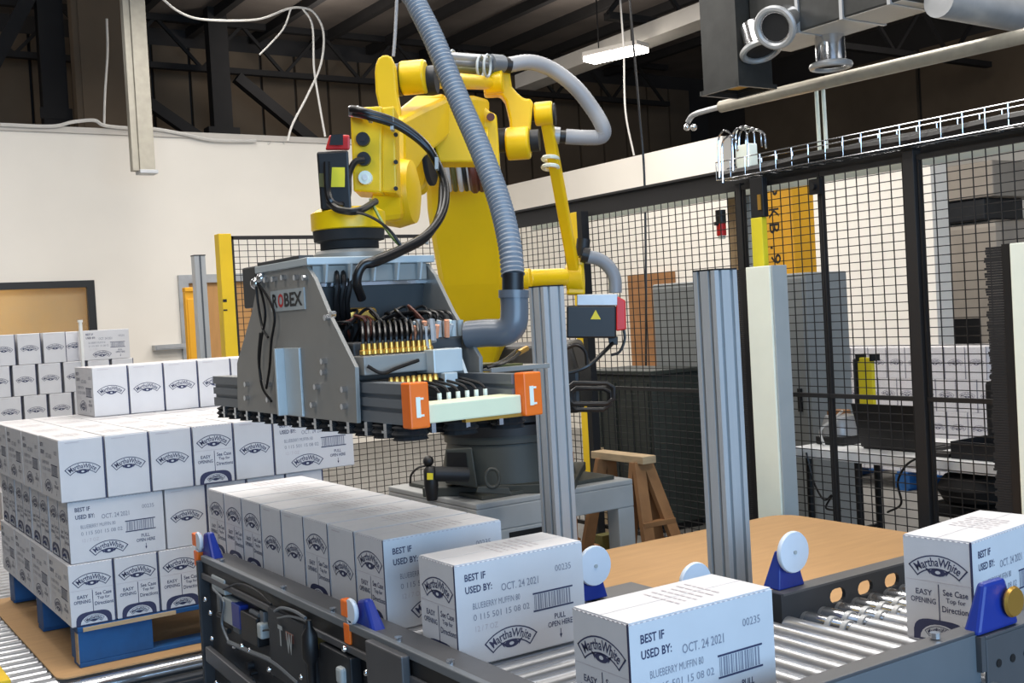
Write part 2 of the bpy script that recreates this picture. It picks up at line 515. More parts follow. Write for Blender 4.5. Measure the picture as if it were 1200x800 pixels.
# loose white cables at the left
def cable(pts, r, label, m='cable_white', y=None, name='hanging_cable', group='loose white cables', n=7):
    P = [at(p[0], p[1], y=p[2] if len(p) > 2 else y) for p in pts]
    return solo(MB().tube(spline(P, 6), r, 6), name, m, label, 'cable', group, smooth=True)
cable([(185, -6), (210, 14), (240, 23), (300, 23), (335, 11), (352, 9), (368, 15), (379, 38), (376, 75), (360, 112), (343, 145), (337, 165)], 0.014, 'white cable looping across the dark roof and down to the wall top', y=12.6)
cable([(354, 9), (366, 30), (368, 80), (374, 120), (381, 160)], 0.013, 'white cable hanging straight beside the robot wrist motor', y=12.6)
cable([(341, 10), (333, 32), (318, 50), (304, 64)], 0.011, 'short white cable end dangling under the roof loop', y=12.6)
cable([(125, 22), (126, 60), (123, 110), (122, 147)], 0.014, 'white cable dropping to the wall top left of the zinc strut', y=13.55)
cable([(0, 146), (60, 148), (85, 143), (110, 141), (122, 147), (150, 150), (180, 151), (215, 157), (250, 164), (300, 165)], 0.022, 'white cable lying along the top of the back wall', y=13.55)
cable([(314, 169), (322, 161), (330, 163), (333, 169)], 0.014, 'small white cable hoop on the wall top', y=13.6)
cable([(727, 0), (731, 60), (733, 130), (743, 182)], 0.012, 'pale cable hanging left of the strip lamp stem', y=10.4)
cable([(738, 0), (743, 60), (749, 130), (755, 205), (757, 330), (757, 460)], 0.010, 'thin dark cord hanging past the strip lamp to the fence', 'cable_black', y=7.35, group=None)
cable([(465, 0), (463, 40), (461, 66)], 0.006, 'thin grey wire hanging above the robot wrist bracket', 'hose_light', y=3.6, group=None)
# conduit pipe
p0, p1 = at(845, 125, x=6.2), at(1210, 40, x=6.2)
p1 = p0 + (p1 - p0) * 2.4
cd = thing('conduit_pipe', 'long round grey conduit pipe rising to the right above the fence', 'pipe', p0)
part(MB().cyl(p0, p1, 0.045, 16), 'pipe', 'strut_zinc', cd, smooth=True)
part(MB().tube(spline([at(806, 143, x=6.2), at(812, 135, x=6.2), at(826, 130, x=6.2), p0], 6), 0.022, 8), 'bent_end', 'galv_pale', cd, smooth=True)
for dx in (0, 8):
    part(MB().ball(at(805 + dx, 149, x=6.2), 0.028), 'spot_head', 'chrome', cd, smooth=True)
sg = thing('drop_rod', 'pair of thin pale rods dropping from the conduit to the wire tray', 'rod', at(962, 190, x=6.25))
for x_ in (956.5, 964.5):
    a_, b_ = at(x_, 105, x=6.25), at(x_ + 5, 192, x=6.25)
    part(MB().cyl(a_, b_, 0.014, 8), 'rod', 'panel_white', sg, smooth=True)
# ducts
du = thing('sheet_metal_duct', 'galvanised square duct drop with an open yellowish mouth under the roof', 'duct', at(862, 100, x=5.5))
A_, B_, C_ = at(824, 92, x=5.5), at(866, 101, x=5.5), at(905, 88, y=at(866, 101, x=5.5).y)
zt = 5.4
duc = MB()
x0, y1, y0, x1, zb = 5.5, A_.y, B_.y, C_.x, B_.z + 0.03
for bx in ((x0, x0 + .01, y0, y1), (x1 - .01, x1, y0, y1), (x0 + .01, x1 - .01, y0, y0 + .01), (x0 + .01, x1 - .01, y1 - .01, y1)):
    duc.box(*bx, zb, zt)
part(duc, 'drop_sleeve', 'galv', du)
part(MB().box(x0 - .02, x1 + .02, y0 - .02, y0 + .005, zb - .03, zb).box(x0 - .02, x1 + .02, y1 - .005, y1 + .02, zb - .03, zb).box(x0 - .02, x0 + .005, y0, y1, zb - .03, zb).box(x1 - .005, x1 + .02, y0, y1, zb - .03, zb), 'rim', 'galv', du)
part(MB().box(x0 + .03, x1 - .03, y0 + .03, y1 - .03, zb + .02, zb + .03), 'liner', 'duct_inside', du)
h0 = at(905, 47, x=5.62)
hx1 = at(905, 67, z=h0.z).x
dh = thing('horizontal_duct', 'wide galvanised duct running right from the duct drop under the roof', 'duct', h0)
part(MB().box(5.62, hx1, 4.16, y0 - .01, h0.z, h0.z + 0.75), 'body', 'galv', dh, 0.01)
part(MB().box(5.63, hx1 - .01, 4.17, y0 - .02, h0.z - .004, h0.z), 'bottom_sheet', 'beam_cream', dh)
for yy in (4.25, 4.6, 4.95):
    part(MB().box(5.605, hx1 + .015, yy - .012, yy + .012, h0.z - .01, h0.z + 0.77), 'seam_flange', 'galv_pale', dh)
for i, (px, py, rr) in enumerate(((884, 30, .13), (922, 22, .13), (972, 44, .13))):
    c = at(px, py, y=y0 - .06) if i == 0 else at(px, py, x=5.60) if i == 1 else at(px, py - 2, z=h0.z)
    n_ = (V((-.1, -.35, -1)), V((-1, -0.3, -0.5)), V((0, 0, -1)))[i]
    n_.normalize()
    sp = thing('round_spigot', ['shiny round duct spigot closest to the square drop', 'middle shiny round duct spigot, turned sideways', 'shiny round duct spigot with a wide rim farthest right'][i], 'duct fitting', c, 'round spigots on the duct')
    part(MB().lathe([(rr * .72, -.02), (rr * .74, .0), (rr * .72, .05), (rr * .74, .09), (rr * .72, .17)], c + n_ * 0.02, n_, 24), 'collar', 'chrome', sp, smooth=True)
    fu, fq = frame(n_)
    part(MB().tube([c + n_ * .195 + (fu * math.cos(k * math.pi / 14) + fq * math.sin(k * math.pi / 14)) * rr * .92 for k in range(28)], .022, 8, closed=True), 'rim', 'galv_pale', sp, smooth=True)
    part(MB().lathe([(rr * .70, .188), (rr * .70, .192)], c + n_ * .002, n_, 20), 'throat', 'black_matte', sp)
solo(MB().cyl(at(1100, 0, y=4.0), at(1100, 0, y=4.0) + V((5.5, 0, -.05)), 0.10, 20), 'round_duct', 'galv_pale', 'pale round duct crossing the upper right corner', 'duct', smooth=True)

# ================================================================== FENCE
def mesh_panel(P0, ud, L, z0, z1, parent, pitch_u=0.063, pitch_z=0.042, r=0.0021):
    """welded wire infill: P0 base, unit dir, length"""
    ud = V(ud)
    nd = V((ud.y, -ud.x, 0))
    m = MB()
    n = int(L / pitch_u)
    for i in range(n + 1):
        p = V(P0) + ud * (i * L / n)
        m.obox((p.x, p.y, (z0 + z1) / 2), ud * r, nd * r, V((0, 0, (z1 - z0) / 2)))
    k = int((z1 - z0) / pitch_z)
    for j in range(k + 1):
        z = z0 + (z1 - z0) * j / k
        c = V(P0) + ud * (L / 2) + nd * r * 1.5
        m.obox((c.x, c.y, z), ud * (L / 2), nd * r, V((0, 0, r)))
    return part(m, 'wire_mesh', 'mesh_black', parent, kind='stuff')
XF = 4.62
def fence_panel(y0, y1, label, mid=1.067, ztop=2.235):
    t = thing('mesh_fence_panel', label, 'fence panel', (XF, (y0 + y1) / 2, 0), 'black mesh guard fence panels')
    mesh_panel((XF, y0 + .02, 0), (0, 1, 0), y1 - y0 - .04, 0.14, ztop - .02, t)
    part(MB().box(XF - .012, XF + .012, y0, y1, ztop - .025, ztop), 'top_rail', 'mesh_black', t)
    part(MB().box(XF - .012, XF + .012, y0, y1, 0.12, 0.145), 'bottom_rail', 'mesh_black', t)
    part(MB().box(XF - .014, XF + .010, y0, y1, mid - .011, mid + .011), 'middle_rail', 'mesh_black', t)
    for yy in (y0 + .005, y1 - .005):
        part(MB().box(XF - .008, XF + .008, yy - .005, yy + .005, 0.12, ztop), 'side_frame', 'mesh_black', t)
    return t
fence_panel(6.02, 7.55, 'black mesh fence panel behind the robot motor, farthest back')
J0, J1 = at(870, 280, x=XF).y, at(966, 300, x=XF).y
fence_panel(J0 + .02, 6.0, 'black mesh fence panel in front of the grey cabinet')
fence_panel(J1 + .002, J0 - .02, 'narrow black mesh fence panel beside the yellow column')
fence_panel(3.45, J1 - .002, 'black mesh fence panel over the left half of the white table')
fence_panel(2.40, 3.38, 'black mesh fence panel nearest the right edge')
def post(x, y, w_, z, label, m='mesh_black', cap=True):
    t = thing('fence_post', label, 'post', (x, y, 0), 'fence posts')
    part(MB().box(x - w_ / 2, x + w_ / 2, y - w_ / 2, y + w_ / 2, 0, z), 'tube', m, t, 0.003)
    part(MB().box(x - w_, x + w_, y - w_, y + w_, 0, 0.012), 'foot_plate', m, t)
    part(MB().box(x - w_ / 2 - .002, x + w_ / 2 + .002, y - w_ / 2 - .002, y + w_ / 2 + .002, z, z + .008), 'cap', 'black', t)
    return t
fence_panel(0.5, 2.36, 'black mesh fence panel beyond the right brush guard, nearest the camera')
post(XF, 2.38, 0.034, 2.24, 'slim black fence post beside the right brush guard')
post(XF, 3.415, 0.062, 2.26, 'thick black fence post in front of the white table')
post(XF + .0, J0, 0.034, 2.24, 'black fence post left of the yellow column')
for yy in (J1 + .02,):
    solo(MB().box(XF - .03, XF - .012, yy - .035, yy + .035, 2.12, 2.20).cyl((XF - .05, yy, 2.16), (XF - .03, yy, 2.16), .018, 12), 'fence_clip', 'black', 'small black square clip on the fence joint under the wire tray', 'clip')
bt = at(688, 250, x=XF)
tp = thing('fence_post', 'yellow fence post with a black edge behind the robot base', 'post', (XF - .06, bt.y, 0), 'fence posts')
part(MB().box(XF - .09, XF - .03, bt.y - .0, bt.y + .07, 0, 2.24), 'tube', 'post_yellow', tp, 0.003)
part(MB().box(XF - .09, XF - .03, bt.y - .05, bt.y - .0, 0, 2.24), 'edge_strip', 'black', tp)
part(MB().box(XF - .14, XF - .0, bt.y - .07, bt.y + .1, 0, .012), 'foot_plate', 'post_yellow', tp)
# left fence along X
t = thing('mesh_fence_panel', 'black mesh fence panel left of the robot between yellow posts', 'fence panel', (3.55, 7.6, 0), 'black mesh guard fence panels')
mesh_panel((2.74, 7.6, 0), (1, 0, 0), 1.85, 0.14, 2.22, t)
part(MB().box(2.72, 4.6, 7.588, 7.612, 2.215, 2.24), 'top_rail', 'mesh_black', t)
part(MB().box(2.72, 4.6, 7.588, 7.612, 0.12, .145), 'bottom_rail', 'mesh_black', t)
part(MB().box(2.72, 4.6, 7.585, 7.612, 1.056, 1.078), 'middle_rail', 'mesh_black', t)
for xx in (2.745, 4.59):
    part(MB().box(xx - .018, xx + .018, 7.588, 7.612, .12, 2.24), 'side_frame', 'mesh_black', t)
t = thing('fence_post', 'yellow fence post at the left end of the mesh, before the brown door', 'post', (2.675, 7.56, 0), 'fence posts')
part(MB().box(2.63, 2.72, 7.51, 7.6, 0, 2.25), 'tube', 'post_yellow', t, 0.004)
part(MB().box(2.58, 2.77, 7.46, 7.65, 0, .012), 'foot_plate', 'post_yellow', t)
part(MB().box(2.632, 2.66, 7.508, 7.51, 1.78, 1.80).box(2.632, 2.66, 7.508, 7.51, 1.72, 1.73), 'bolt_slot', 'black', t)
a_ = at(222, 360, y=10.4)
solo(MB().box(a_.x - .05, a_.x + .09, 10.35, 10.42, 0, at(220, 342, y=10.4).z).box(a_.x - .035, a_.x + .075, 10.34, 10.35, 0.1, 1.9).box(a_.x - .05, a_.x + .10, 10.34, 10.43, at(220, 342, y=10.4).z, at(220, 342, y=10.4).z + .04), 'yellow_bollard', 'ochre', 'ochre yellow upright in front of the brown door', 'upright', bevel=.006)
a_ = at(232, 300, y=9.0)
t = thing('aluminium_upright', 'slim grey aluminium upright in front of the brown door', 'upright', (a_.x, 9.0, 0))
part(MB().box(a_.x - .045, a_.x + .045, 8.955, 9.045, 0, a_.z), 'profile', 'alu', t, .003)
part(MB().box(a_.x - .006, a_.x + .006, 8.95, 8.955, 0.02, a_.z), 'groove', 'alu_groove', t)
part(MB().box(a_.x - .047, a_.x + .047, 8.953, 9.047, a_.z, a_.z + .008), 'cap', 'black', t)
# black beam over the fence
steel(MB().box(4.68, 4.75, .4, 7.3, 2.335, 2.35).box(4.68, 4.75, .4, 7.3, 2.245, 2.26).box(4.70, 4.73, .4, 7.3, 2.26, 2.335), 'black_beam', 'black steel beam running along the top of the right fence', 'beam', 'mesh_black')
steel(MB().box(4.82, 5.0, 2.6, 6.9, 2.236, 2.252).box(4.82, 4.84, 2.6, 6.9, 2.205, 2.236), 'white_ledge', 'pale ledge strip just below the black beam', 'ledge', 'panel_white')
# wire tray
t = thing('wire_cable_tray', 'chromed wire basket cable tray along the black beam', 'cable tray', (4.6, 3.7, 2.27), None)
TY0, TY1, TX0, TX1, TZ0, TZ1 = .5, 4.64, 4.53, 4.66, 2.275, 2.375
for (x_, z_) in ((TX0, TZ1), (TX0, TZ0), (TX0 + .065, TZ0), (TX1, TZ0), (TX1, TZ1)):
    part(MB().cyl((x_, TY0, z_), (x_, TY1, z_), .0035, 6), 'long_wire', 'chrome', t)
n = 37
cw = part(MB().tube([(TX0, TY0, TZ1), (TX0, TY0, TZ0), (TX1, TY0, TZ0), (TX1, TY0, TZ1)], .0032, 5), 'cross_wire', 'chrome', t)
copies(cw, [(0, (TY1 - TY0) * i / n, 0) for i in range(1, n + 1)])
for k, (dx, dz) in enumerate(((.03, .03), (.07, .035), (.10, .05))):
    P = [V((TX0 + dx + .01 * math.sin(i * 1.7 + k), TY0 + (TY1 - TY0) * i / 12, TZ0 + dz + .006 * math.sin(i * 2.1 + k))) for i in range(13)]
    part(MB().tube(spline(P, 3), (.026, .022, .02)[k], 8), 'laid_cable', 'cable_black', t, smooth=True)
t = thing('bent_wire_hoops', 'cluster of bent chrome wire hoops at the left end of the cable tray', 'wire hoops', at(868, 205, x=4.5))
for (xa, xb, yt, yb0, yb1, xx) in ((842, 858, 153, 208, 200, 4.50), (858, 876, 150, 205, 196, 4.56), (862, 884, 148, 195, 190, 4.62), (866, 892, 150, 190, 172, 4.70), (846, 864, 160, 214, 175, 4.46), (874, 897, 152, 186, 174, 4.66)):
    P = [at(xa + 1, yb0, x=xx), at(xa, yt + 14, x=xx), at(xa + 3, yt + 3, x=xx), at((xa + xb) / 2, yt, x=xx), at(xb - 2, yt + 4, x=xx), at(xb, yt + 16, x=xx), at(xb + 1, yb1, x=xx)]
    part(MB().tube(spline(P, 5), .0055, 6), 'hoop', 'chrome', t, smooth=True)
part(MB().box(4.56, 4.62, at(880, 205, x=4.56).y, at(864, 205, x=4.56).y, 2.30, 2.45), 'junction_box', 'panel_white', t, .004)

# brush strip panels
def brush(y0, ytop, label):
    t = thing('brush_guard', label, 'guard panel', (4.47, y0, 0), 'tall brush edged guards')
    part(MB().box(4.40, 4.53, y0, y0 + .17, 0, ytop), 'casing', 'panel_white', t, .004)
    part(MB().box(4.41, 4.52, y0 - .012, y0, 0, ytop), 'side_plate', 'panel_grey', t, .003)
    part(MB().box(4.405, 4.43, y0 + .17, y0 + .21, 0, ytop), 'brush_holder', 'black', t)
    m = MB()
    zz = .02
    while zz < ytop - .01:
        m.box(4.408, 4.426, y0 + .21, y0 + .29 + random.uniform(-.008, .008), zz, zz + .010)
        zz += .011
    part(m, 'bristles', 'black_matte', t, kind='stuff')
brush(4.155, 1.765, 'tall white guard panel with black brush edge behind the front aluminium post')
brush(2.62, 1.765, 'tall white guard panel with black brush edge at the right picture edge')

# posts and lamp by the yellow column
CX = 6.4
yc = at(914, 214, x=CX)
t = thing('yellow_column', 'ochre yellow column with vertical black lettering behind the mesh', 'column', (CX + .1, yc.y, 0))
part(MB().box(CX, CX + .24, at(929, 260, x=CX).y, at(897, 260, x=CX).y, 0, 2.6), 'shaft', 'ochre', t, .008)
fl = Flat()
yy = 0.0
for ch, hh in (('P', .07), ('K', .06), ('B', .06), ('-', .02), ('9', .06)):
    vs, fs, tw, th = glyphs(ch, .01)
    # letters turned on their side, reading downwards
    sx = hh / max(tw, .3)
    fl.add([(p[1] / max(th, .5) * .08, yy - p[0] * sx) for p in vs], fs, 0)
    yy -= hh + (.075 if ch in 'PB' else .03)
fl.v = [(p[0] * 1.25, p[1] * 1.25) for p in fl.v]
flat_part(fl, (CX, at(901, 250, x=CX).y, at(905, 216, x=CX).z), (0, -1, 0), (0, 0, 1), 'lettering', ['black'], t, .001)
def up(px0, px1, py0, py1, x, m, name, label, dep=.05, zb=0.0):
    a, b = at(px0, (py0 + py1) / 2, x=x), at(px1, (py0 + py1) / 2, x=x)
    zt_ = at((px0 + px1) / 2, py0, x=x).z
    return solo(MB().box(x, x + dep, b.y, a.y, zb, zt_).box(x - .004, x, b.y + (a.y - b.y) * .3, b.y + (a.y - b.y) * .7, zb + .05, zt_ - .05), name, m, label, 'upright', bevel=.003)
up(854.5, 864, 228, 330, 4.9, 'wood_worn', 'tan_upright', 'tan upright left of the black fence post behind the mesh')
up(872, 880, 212, 330, 4.85, 'panel_grey', 'grey_upright', 'narrow grey strip upright between black fence post and yellow lock')
lk = at(889, 250, x=4.57)
t = thing('gate_lock', 'black and yellow safety gate lock mounted on the fence', 'gate lock', (4.57, lk.y, lk.z - .3))
part(MB().box(4.54, 4.58, at(897, 232, x=4.56).y, at(882, 232, x=4.56).y, at(889, 255, x=4.56).z, at(889, 208, x=4.56).z), 'head', 'black', t, .004)
part(MB().box(4.54, 4.58, at(897, 285, x=4.56).y, at(884, 285, x=4.56).y, at(889, 330, x=4.56).z, at(889, 255, x=4.56).z), 'body', 'label_yellow', t, .004)
part(MB().box(4.535, 4.54, at(892, 240, x=4.54).y, at(888.5, 240, x=4.54).y, at(889, 246, x=4.54).z, at(889, 228, x=4.54).z), 'slot', 'brass', t)
bl = at(845, 262, x=4.67)
t = thing('beacon', 'small black and red warning beacon behind the mesh', 'beacon', (4.67, bl.y, at(845, 276, x=4.67).z))
z0, z1, z2 = at(845, 276, x=4.67).z, at(845, 262, x=4.67).z, at(845, 246, x=4.67).z
part(MB().cyl((4.67, bl.y, z0), (4.67, bl.y, z1), .028, 16), 'red_lens', 'red', t, smooth=True)
part(MB().cyl((4.67, bl.y, z1), (4.67, bl.y, z2), .03, 16), 'black_head', 'black', t, smooth=True)
part(MB().cyl((4.67, bl.y, z0 - .02), (4.67, bl.y, z0), .022, 12), 'stem', 'panel_white', t, smooth=True)
part(MB().box(4.62, 4.66, bl.y - .008, bl.y + .008, z1 - .01, z1 + .01), 'bracket', 'black', t)

# ================================================================== BEHIND THE FENCE
t = thing('control_cabinet', 'grey steel control cabinet standing behind the mesh fence', 'cabinet', (5.8, 5.7, 0))
part(MB().box(5.6, 6.0, 4.98, 6.48, 0.0, 1.75), 'body', 'cabinet_grey', t, .01)
for y0, y1 in ((5.0, 5.72), (5.74, 6.46)):
    d = part(MB().box(5.585, 5.6, y0, y1, .08, 1.72), 'door', 'cabinet_grey', t, .004)
    part(MB().box(5.57, 5.585, y0 + .04, y0 + .07, .85, 1.0), 'handle', 'black', d)
t = thing('dark_cabinet', 'low dark green cabinet behind the fence beside the robot base', 'cabinet', (5.4, 6.35, 0))
part(MB().box(5.1, 5.54, 5.96, 6.72, 0.05, 1.11), 'body', 'cabinet_dark', t, .008)
part(MB().box(5.08, 5.56, 5.94, 6.74, 1.11, 1.14), 'lid', 'cabinet_dark', t, .004)
for i in range(4):
    part(MB().box(5.09, 5.1, 6.0 + i * .18, 6.14 + i * .18, .12, 1.05), 'panel', 'cabinet_dark', t)
part(MB().box(5.12, 5.53, 5.98, 6.7, 0, .05), 'plinth', 'black', t)
# table with office things
t = thing('folding_table', 'white topped folding table behind the mesh fence', 'table', (5.15, 3.72, 0))
TZ = .75
part(MB().box(4.80, 5.5, 2.70, 4.42, TZ - .06, TZ), 'tabletop', 'table_white', t, .008)
for x_ in (4.86, 5.44):
    for y_ in (4.36, 4.30, 4.02, 2.78):
        if y_ == 4.30: continue
        part(MB().cyl((x_, y_, 0), (x_, y_, TZ - .06), .02, 10), 'leg', 'black', t, smooth=True)
part(MB().cyl((4.86, 4.02, .22), (5.44, 4.02, .22), .012, 8), 'stretcher', 'black', t)
part(MB().cyl((4.86, 4.36, .22), (5.44, 4.36, .22), .012, 8), 'stretcher', 'black', t)
la, lb = at(1012, 520, x=4.95), at(1086, 520, x=4.95)
t = thing('laptop', 'open black laptop on the white table with its lid towards the camera', 'laptop', (5.0, (la.y + lb.y) / 2, TZ))
part(MB().hexa([(4.93, lb.y, TZ + .01), (4.945, lb.y, TZ + .01), (4.945, la.y, TZ + .01), (4.93, la.y, TZ + .01), (4.86, lb.y, TZ + .25), (4.873, lb.y, TZ + .25), (4.873, la.y, TZ + .25), (4.86, la.y, TZ + .25)]), 'lid', 'black', t, .003)
lbse = part(MB().box(4.945, 5.2, lb.y, la.y, TZ, TZ + .018), 'base', 'black', t, .003)
part(MB().box(4.99, 5.15, lb.y + .03, la.y - .03, TZ + .018, TZ + .022), 'keyboard', 'machine_dark', lbse)
ya = at(1014, 450, x=5.3).y
t = thing('yellow_caution_board', 'folded yellow board with black edges standing on the white table', 'board', (5.3, ya, TZ))
part(MB().box(5.30, 5.33, ya - .05, ya + .05, TZ, TZ + .47), 'front_leaf', 'label_yellow', t, .006)
part(MB().box(5.33, 5.36, ya - .02, ya + .11, TZ, TZ + .46), 'back_leaf', 'black', t, .006)
part(MB().box(5.29, 5.365, ya - .06, ya - .045, TZ + .45, TZ + .49).box(5.29, 5.365, ya + .035, ya + .055, TZ + .45, TZ + .49), 'hinge', 'black', t)
pc = at(985, 507, x=5.05)
t = thing('label_printer', 'small clear lidded device left of the laptop on the table', 'printer', (5.05, pc.y, TZ))
part(MB().box(4.95, 5.15, pc.y - .10, pc.y + .10, TZ, TZ + .05), 'base', 'black', t, .01)
part(MB().lathe([(.10, 0), (.10, .06), (.08, .11), (.03, .125)], (5.05, pc.y, TZ + .05), n=20), 'dome', 'galv_pale', t, smooth=True)
part(MB().box(5.0, 5.1, pc.y - .04, pc.y + .05, TZ + .15, TZ + .19), 'top_cover', 'wood_brown', t, .005)
for k, (px, py, h_) in enumerate(((970, 515, .16), (962, 517, .12))):
    c = at(px, py, x=5.1 + .12 * k)
    c.y = 4.20 + .13 * k
    xk = 5.28 if k == 0 else 5.17
    solo(MB().box(xk, xk + .12, c.y - .05, c.y + .05, TZ, TZ + h_).box(xk + .02, xk + .10, c.y - .03, c.y + .03, TZ + h_, TZ + h_ + .02), 'paper_stack', 'paper', ['white paper block behind the clear lidded device', 'low white paper block at the left end of the table'][k], 'paper', bevel=.003)
c = at(965, 508, x=4.9)
solo(MB().tube(spline([(4.9, c.y, TZ + .005), (4.9, c.y + .02, TZ + .09), (4.93, c.y - .05, TZ + .15), (4.95, c.y - .10, TZ + .2)], 5), .008, 6), 'desk_cable', 'cable_white', 'white cable bent upward at the left end of the table', 'cable', smooth=True)
ta, tb = at(1120, 530, x=4.9), at(1176, 530, x=4.9)
t = thing('black_tray', 'black letter tray at the right end of the white table', 'tray', (5.0, (ta.y + tb.y) / 2, TZ))
part(MB().box(4.86, 5.15, tb.y, ta.y, TZ, TZ + .012), 'bottom', 'machine_dark', t)
for bx in ((4.86, 4.87, tb.y, ta.y), (5.14, 5.15, tb.y, ta.y), (4.87, 5.14, tb.y, tb.y + .01), (4.87, 5.14, ta.y - .01, ta.y)):
    part(MB().box(*bx, TZ + .012, TZ + .085), 'side', 'machine_dark', t)
m_ = at(1103, 527, x=4.9)
solo(MB().box(4.86, 4.95, m_.y - .07, m_.y + .05, TZ, TZ + .022).box(4.88, 4.93, m_.y + .05, m_.y + .09, TZ, TZ + .015), 'stapler', 'black', 'small black stapler between laptop and letter tray', 'stapler', bevel=.004)
bz = at(1172, 480, x=5.2)
solo(MB().box(5.16, 5.30, bz.y - .03, bz.y + .06, TZ, TZ + .36).box(5.18, 5.28, bz.y - .02, bz.y + .05, TZ + .36, TZ + .40), 'black_bag', 'black_matte', 'tall black bag standing behind the letter tray', 'bag', bevel=.02)
for k, pts in enumerate((((945, 530), (952, 560), (965, 585), (975, 580), (968, 595), (985, 598)), ((1078, 535), (1062, 545), (1052, 565), (1056, 590), (1040, 600)))):
    P = [at(p[0], p[1], x=4.78) for p in pts]
    solo(MB().tube(spline(P, 6), .006, 6), 'table_cable', 'cable_black', ['black cable dropping in a knot under the left end of the table', 'thin black cable hanging under the laptop'][k], 'cable', smooth=True)
# office chair
cc = at(1150, 575, x=5.0)
t = thing('office_chair', 'black office chair back showing beside the right brush guard', 'chair', (5.05, cc.y, 0))
part(MB().box(4.88, 5.30, cc.y - .25, cc.y + .22, .44, .52), 'seat', 'black_matte', t, .03)
part(MB().lathe([(.02, 0), (.17, .02), (.2, .08), (.16, .14), (.03, .165)], (4.98, cc.y + .0, .52), (0, 0, 1), 20), 'backrest', 'black_matte', t, smooth=True)
part(MB().cyl((5.08, cc.y, .1), (5.08, cc.y, .44), .03, 10), 'column', 'black', t)
for k in range(5):
    a = k * 2 * math.pi / 5
    part(MB().bar((5.08, cc.y, .09), (5.08 + .26 * math.cos(a), cc.y + .26 * math.sin(a), .05), .04), 'base_leg', 'black', t)
# machine beyond the wall end
mc = at(1118, 300, x=11.5)
t = thing('beige_machine', 'beige hooded machine seen through the mesh at the right', 'machine', (11.9, mc.y, 0))
part(MB().box(11.5, 12.4, mc.y - .55, mc.y + .55, 0.9, 2.35), 'hood', 'beige_machine', t, .08)
part(MB().box(11.48, 11.5, mc.y - .3, mc.y + .3, .95, 1.25), 'window_slot', 'black', t)
part(MB().box(11.45, 12.2, mc.y - .45, mc.y + .5, 2.35, 2.6), 'collar', 'machine_dark', t, .02)
part(MB().box(11.4, 12.4, mc.y - .6, mc.y + .6, 2.6, 3.0), 'top_box', 'beige_machine', t, .02)
for yy in (mc.y - .5, mc.y - .02, mc.y + .45):
    part(MB().cyl((11.45, yy, 0), (11.45, yy, .9), .03, 8), 'leg', 'beam_cream', t)
part(MB().bar((11.45, mc.y - .5, .85), (11.45, mc.y + .45, .85), .05).bar((11.45, mc.y - .5, .15), (11.45, mc.y + .0, .6), .04), 'frame_bar', 'beam_cream', t)
part(MB().lathe([(.05, 0), (.32, .05), (.36, .2), (.2, .45)], (11.2, mc.y - .75, .3), n=16), 'drum', 'black', t, smooth=True)
solo(MB().box(13.5, 13.6, 3.0, 9.6, 0, 3.6).box(13.45, 13.5, 3.0, 9.6, 2.9, 3.0), 'wall_passage', 'wall_white', kind='structure')

# ================================================================== CARTONS
W, L, H = .1794, .3814, .25
bw, bl, bh = (W - .005) / 2, (L - .005) / 2, H - .002
def logo(fl, cx, cy, wd, mi=0, bg=None):
    """arched banner with the two word name and an oval crest under it"""
    r = wd * 0.70
    a = 0.74
    hb = wd * 0.25
    lw = wd * 0.022
    def pt(rr, th): return (cx + rr * math.sin(th), cy + rr * math.cos(th) - r)
    N = 12
    ths = [-a + 2 * a * i / N for i in range(N + 1)]
    ro, ri = r + hb / 2, r - hb / 2
    if bg is not None:
        fl.strip([pt(ro, t_) for t_ in ths], [pt(ri, t_) for t_ in ths], bg)
    fl.strip([pt(ro, t_) for t_ in ths], [pt(ro - lw, t_) for t_ in ths], mi)
    fl.strip([pt(ri, t_) for t_ in ths], [pt(ri + lw, t_) for t_ in ths], mi)
    for s_ in (-1, 1):
        e = s_ * a
        d = s_ * .035
        fl.poly([pt(ro, e), pt(ro, e - d), pt(ri, e - d), pt(ri, e)], mi)
    tw = 2 * a * r * .86
    fl.text('MarthaWhite', cx - tw / 2, cx + tw / 2, -hb * .29, hb * .62, mi, .014,
            warp=lambda p: pt(r + p[1], (p[0] - cx) / r))
    el = [(cx + wd * .15 * math.cos(k * math.pi / 7), cy - hb * .72 + wd * .065 * math.sin(k * math.pi / 7)) for k in range(14)]
    fl.poly(el, mi)
    el2 = [(cx + wd * .05 * math.cos(k * math.pi / 5), cy - hb * .70 + wd * .03 * math.sin(k * math.pi / 5)) for k in range(10)]
    fl.poly(el2, 2)
    for s_ in (-1, 1):
        fl.poly([(cx + s_ * wd * .14, cy - hb * .6), (cx + s_ * wd * .25, cy - hb * .42), (cx + s_ * wd * .15, cy - hb * .9)], mi)
# lift inner crest disc by a hair: done with a second layer index (2 = white)
def layered(fl, o, ax, ay, name):
    """ink 0/1 on the board, white overprint (2) a little higher"""
    me = fl.to3d(o, ax, ay, .0006, name, ['ink_navy', 'ink_grey', 'print_white', 'ink_pale'])
    nrm = V(ax).cross(V(ay)).normalized()
    for p in me.polygons:
        if p.material_index == 2 or p.material_index == 0 and p.index in fl.high:
            for i in p.vertices:
                me.vertices[i].co = me.vertices[i].co + nrm * .0004 * (2 if p.index in fl.high and p.material_index == 0 else 1)
    return me
def new_flat():
    f_ = Flat()
    f_.high = set()
    return f_
w_, h_ = 2 * bw, bh
def perf(fl, x0, x1, y):
    n = int((x1 - x0) / .014)
    for i in range(n):
        fl.rect(x0 + i * .014, x0 + i * .014 + .007, y - .0022, y, 3)
